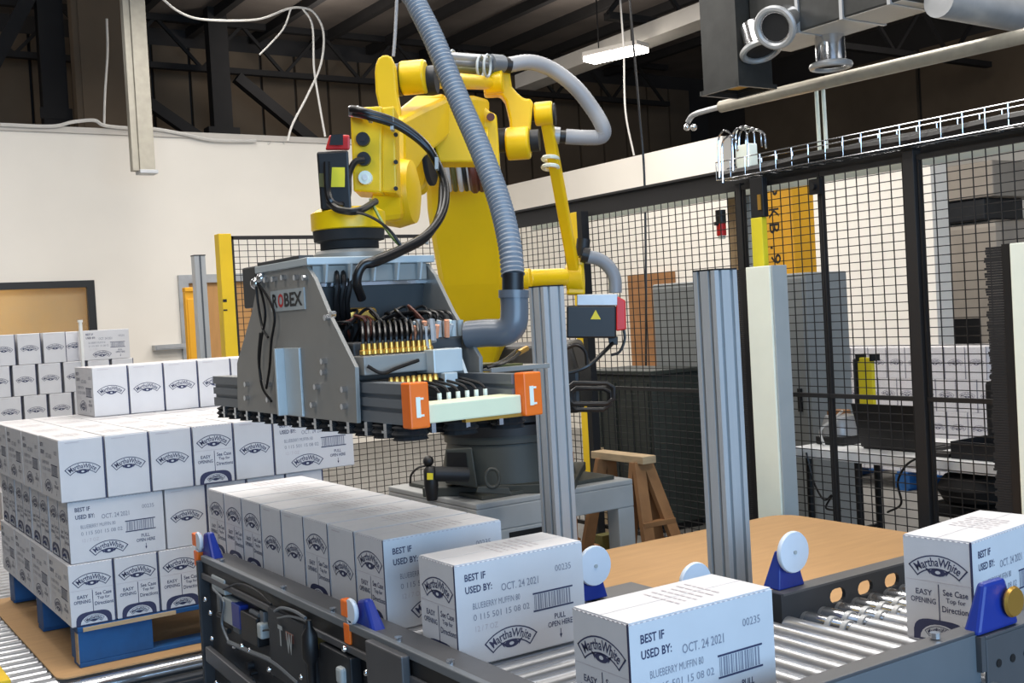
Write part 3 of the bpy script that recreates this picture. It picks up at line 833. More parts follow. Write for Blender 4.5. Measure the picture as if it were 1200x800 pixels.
# easy-opening end
fe = new_flat()
logo(fe, w_ * .5, h_ * .77, w_ * .78)
fe.rect(0.004, w_ - .004, h_ * .575, h_ * .58, 3)
fe.rect(w_ * .49, w_ * .505, h_ * .20, h_ * .56, 0)
fe.text('EASY', w_ * .16, w_ * .40, h_ * .44, h_ * .055, 0, .012)
fe.text('OPENING', w_ * .08, w_ * .45, h_ * .36, h_ * .055, 0, .012)
fe.text('See Case', w_ * .56, w_ * .92, h_ * .46, h_ * .06, 0, .012)
fe.text('Top for', w_ * .60, w_ * .88, h_ * .38, h_ * .06, 0, .012)
fe.text('Directions', w_ * .54, w_ * .95, h_ * .30, h_ * .06, 0, .012)
arch = [(w_ * .5 + w_ * .40 * (1 if abs(math.cos(k * math.pi / 14)) > .99 else 1) * math.copysign(abs(math.cos(k * math.pi / 14)) ** .55, math.cos(k * math.pi / 14)), h_ * .215 * math.sin(k * math.pi / 14) ** .55 if k not in (0, 14) else 0) for k in range(15)]
fe.poly(arch, 0)
n0 = len(fe.f)
fe.poly([(w_ * .5 + w_ * .30 * math.cos(k * math.pi / 12), h_ * .02 + h_ * .15 * math.sin(k * math.pi / 12)) for k in range(13)], 2)
n1 = len(fe.f)
logo(fe, w_ * .5, h_ * .12, w_ * .42)
fe.high = set(range(n1, len(fe.f)))
fe.rect(w_ * .965, w_, 0, h_, 0)
perf(fe, 0, w_, h_ - .001)
# plain end
fp = new_flat()
logo(fp, w_ * .5, h_ * .56, w_ * .72)
fp.rect(w_ * .965, w_, 0, h_, 0)
fp.rect(w_ * .14, w_ * .45, h_ * .945, h_ * .955, 3)
# long side
l_ = 2 * bl
fs_ = new_flat()
fs_.text('BEST IF', l_ * .07, l_ * .225, h_ * .83, h_ * .07, 0, .02)
fs_.text('USED BY:', l_ * .07, l_ * .27, h_ * .71, h_ * .07, 0, .02)
fs_.text('OCT. 24 2021', l_ * .34, l_ * .63, h_ * .67, h_ * .075, 1, .006)
fs_.text('00235', l_ * .77, l_ * .90, h_ * .75, h_ * .065, 1)
fs_.text('BLUEBERRY MUFFIN 80', l_ * .12, l_ * .48, h_ * .55, h_ * .06, 1)
fs_.text('0 115 501 15 08 02', l_ * .12, l_ * .55, h_ * .44, h_ * .06, 1)
fs_.text('12 / 7 OZ', l_ * .13, l_ * .30, h_ * .33, h_ * .055, 3)
fs_.text('PULL', l_ * .745, l_ * .835, h_ * .275, h_ * .055, 0, .01)
fs_.text('OPEN HERE', l_ * .69, l_ * .89, h_ * .20, h_ * .055, 0, .01)
fs_.rect(l_ * .787, l_ * .793, h_ * .10, h_ * .17, 0)
fs_.poly([(l_ * .779, h_ * .115), (l_ * .801, h_ * .115), (l_ * .79, h_ * .07)], 0)
perf(fs_, 0, l_, h_ - .001)
fb_ = new_flat()
bx0, bx1, by0, by1 = l_ * .58, l_ * .905, h_ * .39, h_ * .58
fb_.rect(bx0, bx1, by1 - .004, by1, 0)
fb_.rect(bx0, bx1, by0, by0 + .004, 0)
rnd = random.Random(3)
xx = bx0 + .004
while xx < bx1 - .008:
    wd_ = rnd.choice((.0016, .0026, .0045))
    fb_.rect(xx, xx + wd_, by0 + .005, by1 - .005, 1)
    xx += wd_ + rnd.choice((.0022, .004))
fl_ = new_flat()
logo(fl_, l_ * .395, h_ * .24, l_ * .37)
# top: rows of small direction text
ft = new_flat()
for r_ in range(6):
    xx = l_ * (.42 + .06 * r_)
    y0 = w_ * (.22 + .04 * (r_ % 2))
    yy = y0
    while yy < w_ * .80:
        d_ = rnd.uniform(.006, .022)
        ft.rect(xx, xx + .005, yy, yy + d_, 3)
        yy += d_ + .005
ft.rect(0, l_, w_ * .498, w_ * .502, 3)
cb = MB()
c_ = .003
def ring(z, i): return [(-bl + i, -bw + i, z), (bl - i, -bw + i, z), (bl - i, bw - i, z), (-bl + i, bw - i, z)]
cb.loft([ring(0, c_), ring(c_, 0), ring(bh - c_, 0), ring(bh, c_)])
ME = {'body': cb.mesh('carton', 'carton'),
      'E': layered(fe, (-bl, bw, 0), (0, -1, 0), (0, 0, 1), 'end_print'),
      'P': layered(fp, (-bl, bw, 0), (0, -1, 0), (0, 0, 1), 'end_print'),
      'F': layered(fs_, (-bl, -bw, 0), (1, 0, 0), (0, 0, 1), 'side_text'),
      'Fb': layered(fb_, (-bl, -bw, 0), (1, 0, 0), (0, 0, 1), 'barcode'),
      'Fl': layered(fl_, (-bl, -bw, 0), (1, 0, 0), (0, 0, 1), 'side_logo'),
      'G': layered(fs_, (bl, bw, 0), (-1, 0, 0), (0, 0, 1), 'side_text'),
      'Gb': layered(fb_, (bl, bw, 0), (-1, 0, 0), (0, 0, 1), 'barcode'),
      'Gl': layered(fl_, (bl, bw, 0), (-1, 0, 0), (0, 0, 1), 'side_logo'),
      'T': layered(ft, (-bl, -bw, bh), (1, 0, 0), (0, 1, 0), 'top_print'),
      'flap': MB().box(-bl + .002, bl - .002, -bw + .002, -.0008, 0, .0014).mesh('top_flap', 'carton')}
def carton(x, y, z, rot, ends, label, group, near=False, sc=None):
    """x, y: centre; rot in degrees; ends: letters of printed faces"""
    o = bpy.data.objects.new('carton', ME['body'])
    COL.objects.link(o)
    o.location = (x, y, z)
    o.rotation_euler = (0, 0, math.radians(rot))
    tag(o, label, 'carton', group)
    for k in [q for e in ends for q in ((e, e + 'b', e + 'l') if e in 'FG' else (e,))]:
        c = bpy.data.objects.new({'E': 'end_print', 'P': 'end_print', 'F': 'side_text', 'G': 'side_text', 'T': 'top_print', 'Fb': 'barcode', 'Gb': 'barcode', 'Fl': 'side_logo', 'Gl': 'side_logo'}[k], ME[k])
        COL.objects.link(c)
        c.parent = o
        if k[0] in 'FGT' and k[-1] in 'FGT': c['kind'] = 'stuff'
        if k == 'T': c.location = (0, 0, .0016)
    if near:
        for r in (0, math.pi):
            c = bpy.data.objects.new('top_flap', ME['flap'])
            COL.objects.link(c)
            c.parent = o
            c.location = (0, 0, bh)
            c.rotation_euler = (0, 0, r)
    return o
ZC = .7487
carton(1.2956 + L / 2, 1.6161 + W / 2, ZC, 0, 'EFT', 'white carton nearest the camera at the bottom edge of the picture', None, True)
carton(1.319 + L / 2, 2.2869 + W / 2, ZC, 0, 'EFT', 'white carton standing alone between the nearest carton and the carton row', None, True)
a6 = 6.54
ca, sa = math.cos(math.radians(a6)), math.sin(math.radians(a6))
carton(2.285 + ca * L / 2 - sa * W / 2, 1.5752 + sa * L / 2 + ca * W / 2, ZC, a6, 'EFT', 'white carton on the infeed rollers at the right edge of the picture', None, True)
for i, k in enumerate('EPEPPEEE'):
    lab = ('white carton at the right front end of the row on the conveyor under the gripper' if i == 0 else
           'white carton at the left far end of the row on the conveyor under the gripper' if i == 7 else
           'carton, %s from the near end of the row under the gripper' % ORD[i])
    carton(1.3439 + L / 2, 2.702 + W * (i + .5), ZC, 0, k + ('F' if i == 0 else '') + 'T', lab, 'carton row on the conveyor', True)
# pallet load
PX, PY, PZ = .9395, 4.69, .437
for r in range(4):
    for j in range(5):
        k = ('PPPEP'[j] if r == 0 else 'P') + ('G' if j == 0 else '') + 'T'
        lab = ('carton, %s from the left, front of the top full pallet layer' % ORD[j] if r == 0 else
               'carton in the top full pallet layer, %s from left, %s row behind the front' % (ORD[j], ORD[r - 1]))
        carton(PX + W * (j + .5), PY + (L + .004) * (r + .5), PZ + 2 * H, 90, k, lab, 'cartons on the blue pallet', r == 0)
    for q in range(2):
        lab = ('white carton lying lengthwise at the right front of the top full pallet layer' if (r, q) == (0, 0) else
               'lengthwise carton, right side of the top full pallet layer, %s from the front' % ORD[r * 2 + q])
        carton(PX + W * 5 + L / 2, PY + (L + .004) * r + W * (q + .5) + .002, PZ + 2 * H, 0, 'FT' if (r, q) == (0, 0) else 'T', lab, 'cartons on the blue pallet')
for q in range(8):
    y_ = PY + .012 + (L + .004) * (q // 2) + W * (q % 2 + .5)
    lab = ('white carton at the front left corner of the middle pallet layer, long side forward' if q == 0 else
           'carton on the left side of the middle pallet layer, %s from the front' % ORD[q])
    carton(PX + .022 + L / 2, y_, PZ + H, 0, 'EF' if q == 0 else 'E', lab, 'cartons on the blue pallet')
for j in range(4):
    carton(PX + .026 + L + W * (j + .5), PY + .012 + L / 2, PZ + H, 90, 'P', 'carton in the middle pallet layer front, %s right of the lengthwise one' % ORD[j], 'cartons on the blue pallet')
for r in range(4):
    for j in range(6 if r == 0 else 1):
        lab = ('carton, %s from the left, front of the bottom pallet layer' % ORD[j] if r == 0 else
               'carton on the left side of the bottom pallet layer, %s from the front' % ORD[r])
        carton(PX + .008 + W * (j + .5), PY + .006 + (L + .004) * (r + .5), PZ, 90, 'E' + ('G' if j == 0 else ''), lab, 'cartons on the blue pallet')
# keep the middle of the load filled where the top layer bears on it
for j in range(6):
    carton(1.355 + W * (j + .5), PY + (L + .004) * 3.5, PZ + 3 * H, 90, 'P' + ('G' if j == 0 else '') + 'T', 'carton, %s from the left, single row on top of the pallet load' % ORD[j], 'cartons on the blue pallet')

# the blue pallet
def pallet(x0, x1, y0, y1, z0, z1, label, m='pallet_blue', group=None):
    t = thing('pallet', label, 'pallet', ((x0 + x1) / 2, (y0 + y1) / 2, z0), group)
    hh = z1 - z0
    n = 7
    bwid = (x1 - x0) / (n + (n - 1) * .25)
    for i in range(n):
        a = y0 + (y1 - y0 - .1) * i / (n - 1)
        part(MB().box(x0, x1, a, a + .1, z1 - .018, z1), 'deck_board', m, t, .002)
    for i in range(3):
        a = y0 + (y1 - y0 - .1) * i / 2
        part(MB().box(x0, x1, a, a + .1, z0, z0 + .018), 'bottom_board', m, t, .002)
    for i in range(3):
        a = x0 + (x1 - x0 - .16) * i / 2
        for j in range(3):
            b = y0 + (y1 - y0 - .14) * j / 2
            part(MB().box(a, a + .16 if i != 0 else a + .30 * (x1 - x0) / 1.3, b + .002, b + .138, z0 + .018, z1 - .018), 'block', m, t, .003)
    return t
pl = pallet(PX + .03, PX + 1.30, PY - .0, PY + 1.52, .275, .435, 'worn blue wooden pallet under the carton load at the left')
part(MB().box(PX + .05, PX + .42, PY - .006, PY + .0, .417, .433), 'bare_wood_edge', 'wood_worn', pl)
part(MB().box(PX + .60, PX + .78, PY - .012, PY - .006, .40, .43), 'splinter', 'wood_worn', pl)
part(MB().box(PX + .028, PX + .03, PY + .0, PY + .05, .29, .41), 'bare_wood_corner', 'wood_worn', pl)
ks = MB()
R_ = .05
kp = [(.868 + R_ - R_ * math.cos(a), 4.60 + R_ - R_ * math.sin(a)) for a in [math.pi / 2 * i / 5 for i in range(6)]] + [(2.26, 4.60), (2.26, 6.28), (.868, 6.28)]
ks.prism([(p[0], p[1], .268) for p in kp], (0, 0, .006))
solo(ks, 'kraft_sheet', 'kraft', 'brown kraft sheet on the rollers under the blue pallet', 'sheet')

# background stack on the left
BY = 9.72
def bgrow(zr, xs, faces, desc):
    for i, x in enumerate(xs):
        if faces[i] == 'F':
            carton(x + L / 2, BY + W / 2, zr, 0, 'F', 'carton long side forward, %s of the back wall stack' % desc, 'carton stack by the back wall')
        else:
            carton(x + W / 2, BY + L / 2, zr, 90, 'P', 'carton, %s from left, %s of the back wall stack' % (ORD[i], desc), 'carton stack by the back wall')
rows = ['bottom layer', 'second layer up', 'third layer up', 'third layer down', 'second layer down', 'top layer']
for k in range(6):
    off = (.0, .05, .10, .02, -.05, .0)[k]
    xs = [1.50 + off + .194 * i for i in range(6)]
    fc = ['P'] * 6
    if k == 5:
        xs = [1.50 + .194 * i for i in range(3)] + [2.195]
        fc = ['P'] * 3 + ['F']
    bgrow(.152 + k * H, xs, fc, rows[k])
carton(2.085 + W / 2, BY + .195 + L / 2, .152 + 5 * H, 90, 'P', 'carton set back beside the white corner board, top layer of the back wall stack', 'carton stack by the back wall')
pallet(1.45, 2.8, BY - .02, BY + .9, 0, .15, 'plain wooden pallet under the carton stack by the back wall', 'wood_worn')
solo(MB().box(2.17, 2.19, BY - .05, BY - .006, .0, 1.72).box(2.165, 2.195, BY - .055, BY - .004, 1.72, 1.74), 'edge_board', 'paper', 'white cardboard corner board on the carton stack by the back wall', 'corner board')

# background stack behind the fence
SX = 7.55
sy = at(1172, 480, x=SX).y
for k in range(4):
    n = 9 if k != 3 else 9
    for i in range(n):
        y = sy + W * (i + .5) + (W * .5 if k % 2 else 0)
        z = .152 + k * H
        lab = 'carton behind the fence, %s from right, %s of the far pallet' % (ORD[i], ['bottom layer', 'second layer', 'third layer', 'top layer'][k])
        carton(SX + L / 2, y, z, 0, 'P', lab, 'cartons on the far blue pallet')
pallet(SX - .02, SX + .9, sy, sy + 1.75, 0, .15, 'blue pallet far behind the fence under wrapped cartons')
solo(MB().box(SX - .012, SX - .010, sy - .01, sy + 1.72, .15, 1.16).box(SX - .012, SX + .5, sy - .012, sy - .01, .15, 1.16), 'stretch_wrap', 'wrap', 'clear stretch wrap film around the cartons behind the fence', 'film')

# ================================================================== CONVEYORS
def cyl_x(x0, x1, y, z, r, n=16): return MB().cyl((x0, y, z), (x1, y, z), r, n)
def cyl_y(x, y0, y1, z, r, n=16): return MB().cyl((x, y0, z), (x, y1, z), r, n)
ZR = ZC - .001
# --- case conveyor running away from the camera
cv = thing('case_conveyor', 'dark case conveyor carrying the carton row under the gripper', 'conveyor', (1.55, 2.7, 0))
rr = part(cyl_x(1.318, 1.68, 1.15, ZR - .024, .024), 'roller', 'roller_steel', cv, smooth=True)
copies(rr, [(0, .074 * i, 0) for i in range(1, 13)])
rr = part(cyl_x(1.318, 1.80, 1.15 + .074 * 13, ZR - .024, .024), 'roller', 'roller_steel', cv, smooth=True)
copies(rr, [(0, .074 * i, 0) for i in range(1, 28)])
part(MB().box(1.236, 1.315, 1.83, 3.86, .788, .802).box(1.305, 1.315, 1.83, 3.86, .66, .788), 'side_rail_top', 'frame_grey', cv, .003)
part(MB().box(1.217, 1.236, 0.9, 3.86, .786, .808), 'edge_strip', 'frame_mid', cv, .003)
part(MB().box(1.222, 1.236, 0.9, 3.86, .748, .786), 'slot', 'black', cv)
part(MB().box(1.214, 1.236, 0.9, 3.86, .728, .748), 'lower_lip', 'frame_grey', cv, .003)
part(MB().box(1.242, 1.30, 0.9, 3.86, .30, .73), 'side_wall', 'frame_dark', cv, .004)
part(MB().box(1.80, 1.86, 2.10, 4.13, .62, .775), 'far_rail', 'frame_grey', cv, .004)
part(MB().box(1.205, 1.31, 3.86, 3.88, .36, .79), 'end_plate', 'frame_dark', cv, .004)
part(MB().box(1.205, 1.242, 0.9, 2.55, .50, .725), 'lower_panel', 'frame_dark', cv, .004)
for y_ in (2.14, 3.78):
    for x_ in (1.25, 1.80):
        part(MB().box(x_, x_ + .06, y_, y_ + .06, 0, .31 if x_ < 1.5 else .62), 'leg', 'frame_dark', cv)
for y_, z_ in ((3.72, .76), (3.18, .76), (2.83, .755), (2.45, .77), (2.20, .77)):
    part(MB().cyl((1.246, y_, .802), (1.246, y_, .812), .010, 8), 'bolt', 'chrome', cv)
# drive side fittings, each where it shows under the rail
def fit(px0, py0, px1, py1, x, dx, m, name, bev=.004, label=None):
    x -= .02
    a, b = at(px0, py1, x=x), at(px1, py0, x=x)
    return part(MB().box(x, x + dx + .003, b.y, a.y, min(a.z, b.z), max(a.z, b.z)), name, m, cv, bev, label=label)
fit(262, 706, 274, 728, 1.235, .027, 'panel_grey', 'label_plate')
fit(272, 710, 280, 733, 1.232, .03, 'blue_plastic', 'relay')
fit(248, 680, 262, 690, 1.236, .026, 'panel_grey', 'terminal')
fit(283, 725, 300, 748, 1.225, .037, 'black', 'motor_block')
fit(301, 732, 305, 747, 1.22, .03, 'panel_grey', 'cylinder_cap', .006)
rf = random.Random(11)
for i in range(34):
    y_, z_ = rf.uniform(2.58, 3.80), rf.uniform(.42, .70)
    m_ = rf.choice(('frame_mid', 'machine_dark', 'black', 'frame_grey', 'galv_pale', 'cabinet_dark', 'frame_mid', 'black'))
    sy_, sz_, sx_ = rf.uniform(.010, .04), rf.uniform(.008, .035), rf.uniform(.006, .025)
    if i % 3 == 0:
        part(MB().cyl((1.242, y_, z_), (1.240 - sx_, y_, z_), sz_ * .6, 10), 'fitting', m_, cv, smooth=True)
    elif i % 3 == 1:
        part(MB().cyl((1.225, y_ - sy_, z_), (1.225, y_ + sy_ * 1.5, z_), .009, 10), 'fitting', m_, cv, smooth=True)
    else:
        part(MB().box(1.240 - sx_, 1.242, y_ - sy_, y_ + sy_, z_ - sz_, z_ + sz_), 'fitting', m_, cv, .003)
fit(318, 732, 356, 790, 1.225, .037, 'frame_dark', 'drive_cover')
fit(368, 738, 394, 758, 1.255, .01, 'cable_olive', 'warning_plate')
fit(334, 744, 343, 750, 1.222, .006, 'cable_brown', 'red_mark')
fit(393, 784, 399, 800, 1.21, .04, 'panel_grey', 'air_regulator', .008)
fit(376, 772, 410, 800, 1.225, .03, 'machine_dark', 'valve_block')
fit(430, 770, 470, 800, 1.215, .02, 'frame_grey', 'cover_panel')
for px, py in ((247, 718), (249, 748), (275, 757), (284, 757), (293, 762), (316, 784), (354, 793), (404, 760), (241, 702), (254, 800), (430, 788)):
    c = at(px, py, x=1.208)
    part(MB().ball(c, .009, 8), 'nut', 'chrome', cv, smooth=True)
for pts, r_ in (((( 262, 690), (280, 684), (300, 692), (318, 708)), .006), (((322, 716), (330, 712), (345, 716), (358, 724)), .008), (((326, 724), (340, 722), (356, 726), (362, 730)), .007), (((300, 740), (320, 738), (340, 745)), .005), (((268, 752), (290, 762), (320, 775), (350, 800)), .012), (((250, 690), (262, 705), (260, 730), (268, 752)), .007)):
    P = [at(p[0], p[1], x=1.208) for p in pts]
    part(MB().tube(spline(P, 5), r_ * .62, 7), 'air_hose', 'frame_mid' if r_ > .0065 else 'black', cv, smooth=True)
c0, c1 = at(362, 735, x=1.185), at(357, 790, x=1.185)
part(MB().lathe([(.008, 0), (.01, .02), (.022, .04), (.024, .10), (.012, .12), (.010, .22)], c0 + V((0, 0, .02)), (0, 0, -1), 14), 'toggle_lever', 'black', cv, smooth=True)
fl = Flat()
fl.text('T', 0, .034, 0, .06, 0, .03)
fl2 = Flat()
fl2.text('W', .06, .106, -.01, .06, 0, .03)
o_ = at(327, 755, x=1.200)
flat_part(fl, o_, (0, -1, 0), (0, 0, 1), 'letter', ['panel_grey'], cv, .001)
flat_part(fl2, o_, (0, -1, 0), (0, 0, 1), 'letter', ['panel_grey'], cv, .001)
part(MB().bar(at(244, 765, x=1.20), at(300, 812, x=1.20), .02, .05), 'lower_rail', 'frame_grey', cv, .003)

# --- infeed conveyor along X
iv = thing('infeed_conveyor', 'grey roller infeed conveyor entering from the right', 'conveyor', (2.4, 1.7, 0))
YN, YF = 1.485, 2.075
rr = part(cyl_y(1.724, YN, YF, ZR - .024, .024), 'roller', 'roller_steel', iv, smooth=True)
copies(rr, [(.068 * i, 0, 0) for i in range(1, 24)])
sl = part(cyl_y(2.268, YF - .16, YF - .012, ZR - .024, .0255), 'roller_sleeve', 'chrome', iv, smooth=True)
copies(sl, [(.068 * i, 0, 0) for i in range(1, 15)])
bd = part(MB().cyl((2.268, YF - .10, ZR - .024), (2.268, YF - .085, ZR - .024), .0285, 16).cyl((2.268, YF - .15, ZR - .024), (2.268, YF - .135, ZR - .024), .0285, 16), 'drive_band', 'galv_pale', iv, smooth=True)
copies(bd, [(.068 * i, 0, 0) for i in range(1, 15)])
# far rail with oval holes: webs with rounded sides between the holes
X0, X1, ZT = 2.19, 3.4, .802
fr_ = MB().box(X0, X1, YF, YF + .012, .786, ZT).box(X0, X1, YF, YF + .012, .62, .746)
HX = [2.40 + .115 * i for i in range(9)]
hr, hw = .020, .012
prev = None
def arc(cx, sgn):
    return [(cx + sgn * (hw + hr * math.sin(a)), .766 - hr * math.cos(a)) for a in [math.pi * i / 6 for i in range(7)]]
for i in range(len(HX) + 1):
    left = [(X0, .746), (X0, .786)] if i == 0 else arc(HX[i - 1], 1)
    right = [(X1, .786), (X1, .746)] if i == len(HX) else list(reversed(arc(HX[i], -1)))
    fr_.prism([(p[0], YF, p[1]) for p in left + right], (0, .012, 0))
part(fr_, 'far_rail', 'frame_dark', iv)
part(MB().box(X0, X1, YF, YF + .055, ZT, ZT + .006), 'far_flange', 'frame_grey', iv)
part(MB().box(X0 - .01, X0, YF, YF + .055, .70, ZT + .006), 'rail_end', 'frame_dark', iv)
part(MB().box(1.45, 2.10, YN - .045, YN, .853, .860), 'near_flange', 'frame_grey', iv, .002)
part(MB().box(1.45, 2.10, YN - .045, YN - .038, .55, .853), 'near_rail', 'frame_mid', iv, .002)
part(MB().box(2.10, 3.3, YN - .06, YN, .843, .850).box(2.10, 3.3, YN - .06, YN - .053, .70, .843), 'near_rail', 'frame_grey', iv, .002)
part(MB().box(2.085, 2.10, YN - .058, YN - .0, .775, .85), 'rail_bracket', 'frame_grey', iv)
for i in range(6):
    x_ = 2.14 + .05 * i
    part(MB().cyl((x_, YN - .062, .785), (x_, YN - .058, .785), .009, 10), 'bolt_hole', 'black', iv)
part(MB().box(2.02, 2.12, YN - .11, YN - .03, .742, .75), 'angle_bracket', 'frame_mid', iv, .002)
part(MB().cyl((2.06, YN - .07, .748), (2.06, YN - .07, .7515), .018, 12), 'bolt_hole', 'black', iv)
part(MB().cyl((1.985, YN - .02, .862), (1.985, YN - .02, .874), .011, 8), 'bolt', 'chrome', iv)
for y_ in (YN - .04, YF):
    for x_ in (2.2, 3.1):
        part(MB().box(x_, x_ + .05, y_, y_ + .05, 0, .66), 'leg', 'frame_dark', iv)
part(MB().box(1.70, 1.84, YN + .02, YF - .02, .655, .665), 'under_tray', 'wood_brown', iv)

# --- reflectors and photo eyes on the rails
def reflector(x, y, z, label, r=.056, h=.10):
    t = thing('round_reflector', label, 'reflector', (x, y, z), 'white round reflectors')
    part(MB().hexa([(x - .05, y + .0, z), (x + .05, y + .0, z), (x + .05, y + .06, z), (x - .05, y + .06, z), (x - .03, y + .012, z + h), (x + .03, y + .012, z + h), (x + .03, y + .03, z + h), (x - .03, y + .03, z + h)]), 'wedge_bracket', 'blue_plastic', t, .004)
    cz = z + h * .98
    dc = part(MB().lathe([(r * .96, 0), (r, .004), (r, .010), (r * .96, .014)], (x, y - .016, cz), (0, 1, 0), 28), 'disc', 'disc_white', t, smooth=True)
    part(MB().lathe([(r * .1, 0), (r * .1, .003)], (x, y - .019, cz), (0, 1, 0), 12), 'centre_pin', 'panel_grey', dc)
    return t
p = at(953, 694, z=.867)
reflector(at(953, 694, z=.808).x, YF + .03, .808, 'white round reflector on a blue bracket at the end of the infeed rail')
p = at(812, 690, y=2.35)
c = at(812, 679, y=2.28)
reflector(c.x, 2.28, c.z - .105, 'white round reflector half hidden behind the nearest carton')
c = at(694, 662, y=2.50)
reflector(c.x, 2.50, c.z - .098, 'white round reflector beside the lone middle carton')
solo(MB().box(1.865, 2.12, 2.15, 2.62, .70, .762).box(1.9, 2.08, 2.2, 2.58, .762, .768), 'rail_shelf', 'frame_grey', 'grey mounting shelf beside the far rail carrying the reflectors', 'shelf')
def photo_eye(px, py, x, label, sc=1.0):
    c = at(px, py, x=x)
    t = thing('photo_eye', label, 'sensor', c, 'orange and blue rail sensors')
    y, z = c.y, c.z
    part(MB().box(x - .03, x - .005, y + .02 * sc, y + .06 * sc, z + .03, z + .075 * sc), 'orange_head', 'orange', t, .004)
    part(MB().box(x - .03, x - .005, y + .015 * sc, y + .05 * sc, z - .04 * sc, z + .015), 'orange_foot', 'orange', t, .004)
    part(MB().hexa([(x - .012, y - .105 * sc, z - .02), (x + .034, y - .105 * sc, z - .02), (x + .034, y + .015, z - .02), (x - .012, y + .015, z - .02), (x - .005, y - .035, z + .085 * sc), (x + .02, y - .035, z + .085 * sc), (x + .02, y + .01, z + .075 * sc), (x - .005, y + .01, z + .075 * sc)]), 'wedge_bracket', 'blue_plastic', t, .008)
    part(MB().lathe([(.030 * sc, 0), (.034 * sc, .006), (.03 * sc, .012)], (x - .028, y + .008, z + .05 * sc), (1, 0, 0), 18), 'lens_ring', 'disc_white', t, smooth=True)
    part(MB().box(x - .028, x - .01, y - .0, y + .03, z + .012, z + .028), 'clamp', 'chrome', t, .003)
photo_eye(424, 737, 1.245, 'orange and blue sensor clamped to the near part of the conveyor rail')
photo_eye(242, 650, 1.245, 'orange and blue sensor at the far left end of the conveyor rail')
c = at(1172, 752, y=1.44)
t = thing('photo_eye', 'blue sensor bracket with copper reflector on the infeed rail at the right edge', 'sensor', (c.x, 1.44, .85), 'orange and blue rail sensors')
part(MB().hexa([(c.x - .09, 1.43, .851), (c.x + .06, 1.43, .851), (c.x + .06, 1.47, .851), (c.x - .09, 1.47, .851), (c.x - .045, 1.44, .955), (c.x + .03, 1.44, .955), (c.x + .03, 1.46, .955), (c.x - .045, 1.46, .955)]), 'wedge_bracket', 'blue_plastic', t, .008)
part(MB().lathe([(.03, 0), (.034, .006), (.03, .012)], (c.x + .03, 1.418, .905), (0, 1, 0), 18), 'lens_ring', 'brass', t, smooth=True)

# --- pallet conveyor with low rollers
pv = thing('pallet_conveyor', 'low roller conveyor under the blue pallet at the left', 'conveyor', (1.2, 6.0, 0))
rr = part(cyl_x(-.35, 2.45, 4.66, .268 - .036, .036, 18), 'roller', 'roller_steel', pv, smooth=True)
copies(rr, [(0, .088 * i, 0) for i in range(1, 46)])
part(MB().cyl((.75, 4.555, .232), (1.60, 4.555, .232), .036, 20).cyl((1.60, 4.555, .232), (1.66, 4.555, .232), .014, 10), 'end_roller', 'chrome', pv, smooth=True)
part(MB().box(-.4, 1.9, 4.46, 4.50, .10, .215).box(-.4, 1.9, 4.44, 4.46, .19, .205), 'end_frame', 'frame_dark', pv, .003)
part(MB().box(2.45, 2.52, 4.46, 8.8, .05, .30), 'side_frame', 'frame_dark', pv)
part(MB().box(-.42, -.35, 4.46, 8.8, .05, .30), 'side_frame', 'frame_dark', pv)
for y_ in (4.6, 6.5, 8.5):
    for x_ in (-.4, 2.46):
        part(MB().box(x_, x_ + .05, y_, y_ + .06, 0, .06), 'foot', 'frame_dark', pv)
yg = at(4, 787, z=.28)
solo(MB().box(yg.x - .20, yg.x - .01, 4.62, yg.y + .10, .270, .31).box(yg.x - .17, yg.x - .04, 4.66, yg.y + .05, .31, .32), 'yellow_guide', 'post_yellow', 'yellow steel guide piece in the bottom left corner', 'guide', bevel=.006)

# --- tan sheet stack beyond the infeed
sh = thing('slip_sheet_stack', 'wide tan slip sheet stack lying beyond the infeed conveyor', 'sheet stack', (3.3, 3.1, 0))
def sheet(x0, x1, y0, y1, z0, dz):
    r = .12
    pts = [(x0, y0), (x1, y0)] + [(x1 - r + r * math.sin(a), y1 - r + r * math.cos(a)) for a in [math.pi / 2 - i * math.pi / 12 for i in range(7)]] + [(x0, y1)]
    return MB().prism([(p[0], p[1], z0) for p in pts], (0, 0, dz))
for i in range(4):
    part(sheet(2.5 + .004 * i, 4.27 - .006 * i, 2.16 + .003 * i, 4.02 - .005 * i, .478 + .0055 * i, .005), 'sheet', 'kraft', sh)
part(MB().box(2.6, 4.2, 2.25, 3.95, .44, .478), 'support_board', 'wood_brown', sh)
for x_ in (2.65, 4.1):
    for y_ in (2.3, 3.85):
        part(MB().box(x_, x_ + .06, y_, y_ + .06, 0, .44), 'leg', 'frame_dark', sh)

# --- aluminium posts
def alu_post(x, y, z, label, zt_, s=.045):
    t = thing('aluminium_post', label, 'post', (x, y, 0), 'slotted aluminium posts')
    m = MB()
    # slotted square profile: outline with a T slot on every face
    g, d = .006, .012
    half = [(-s, -s), (-s / 2 - g, -s), (-s / 2 - g, -s + d), (-s / 2 + g, -s + d), (-s / 2 + g, -s), (s / 2 - g, -s), (s / 2 - g, -s + d), (s / 2 + g, -s + d), (s / 2 + g, -s)]
    poly = []
    for k in range(4):
        ca_, sa_ = round(math.cos(k * math.pi / 2)), round(math.sin(k * math.pi / 2))
        poly += [(x + ca_ * p[0] - sa_ * p[1], y + sa_ * p[0] + ca_ * p[1], 0) for p in half]
    m.prism(poly, (0, 0, zt_))
    part(m, 'profile', 'alu', t)
    part(MB().box(x - s, x + s, y - s, y + s, zt_, zt_ + .005), 'cap', 'black', t)
    part(MB().box(x - s - .04, x + s + .04, y - s - .04, y + s + .04, 0, .015), 'foot_plate', 'alu', t)
alu_post(2.345, 2.43, 0, 'thick slotted aluminium post right of centre behind the nearest carton', 1.677)
alu_post(2.345, 3.29, 0, 'thick slotted aluminium post in front of the robot base', 1.674)

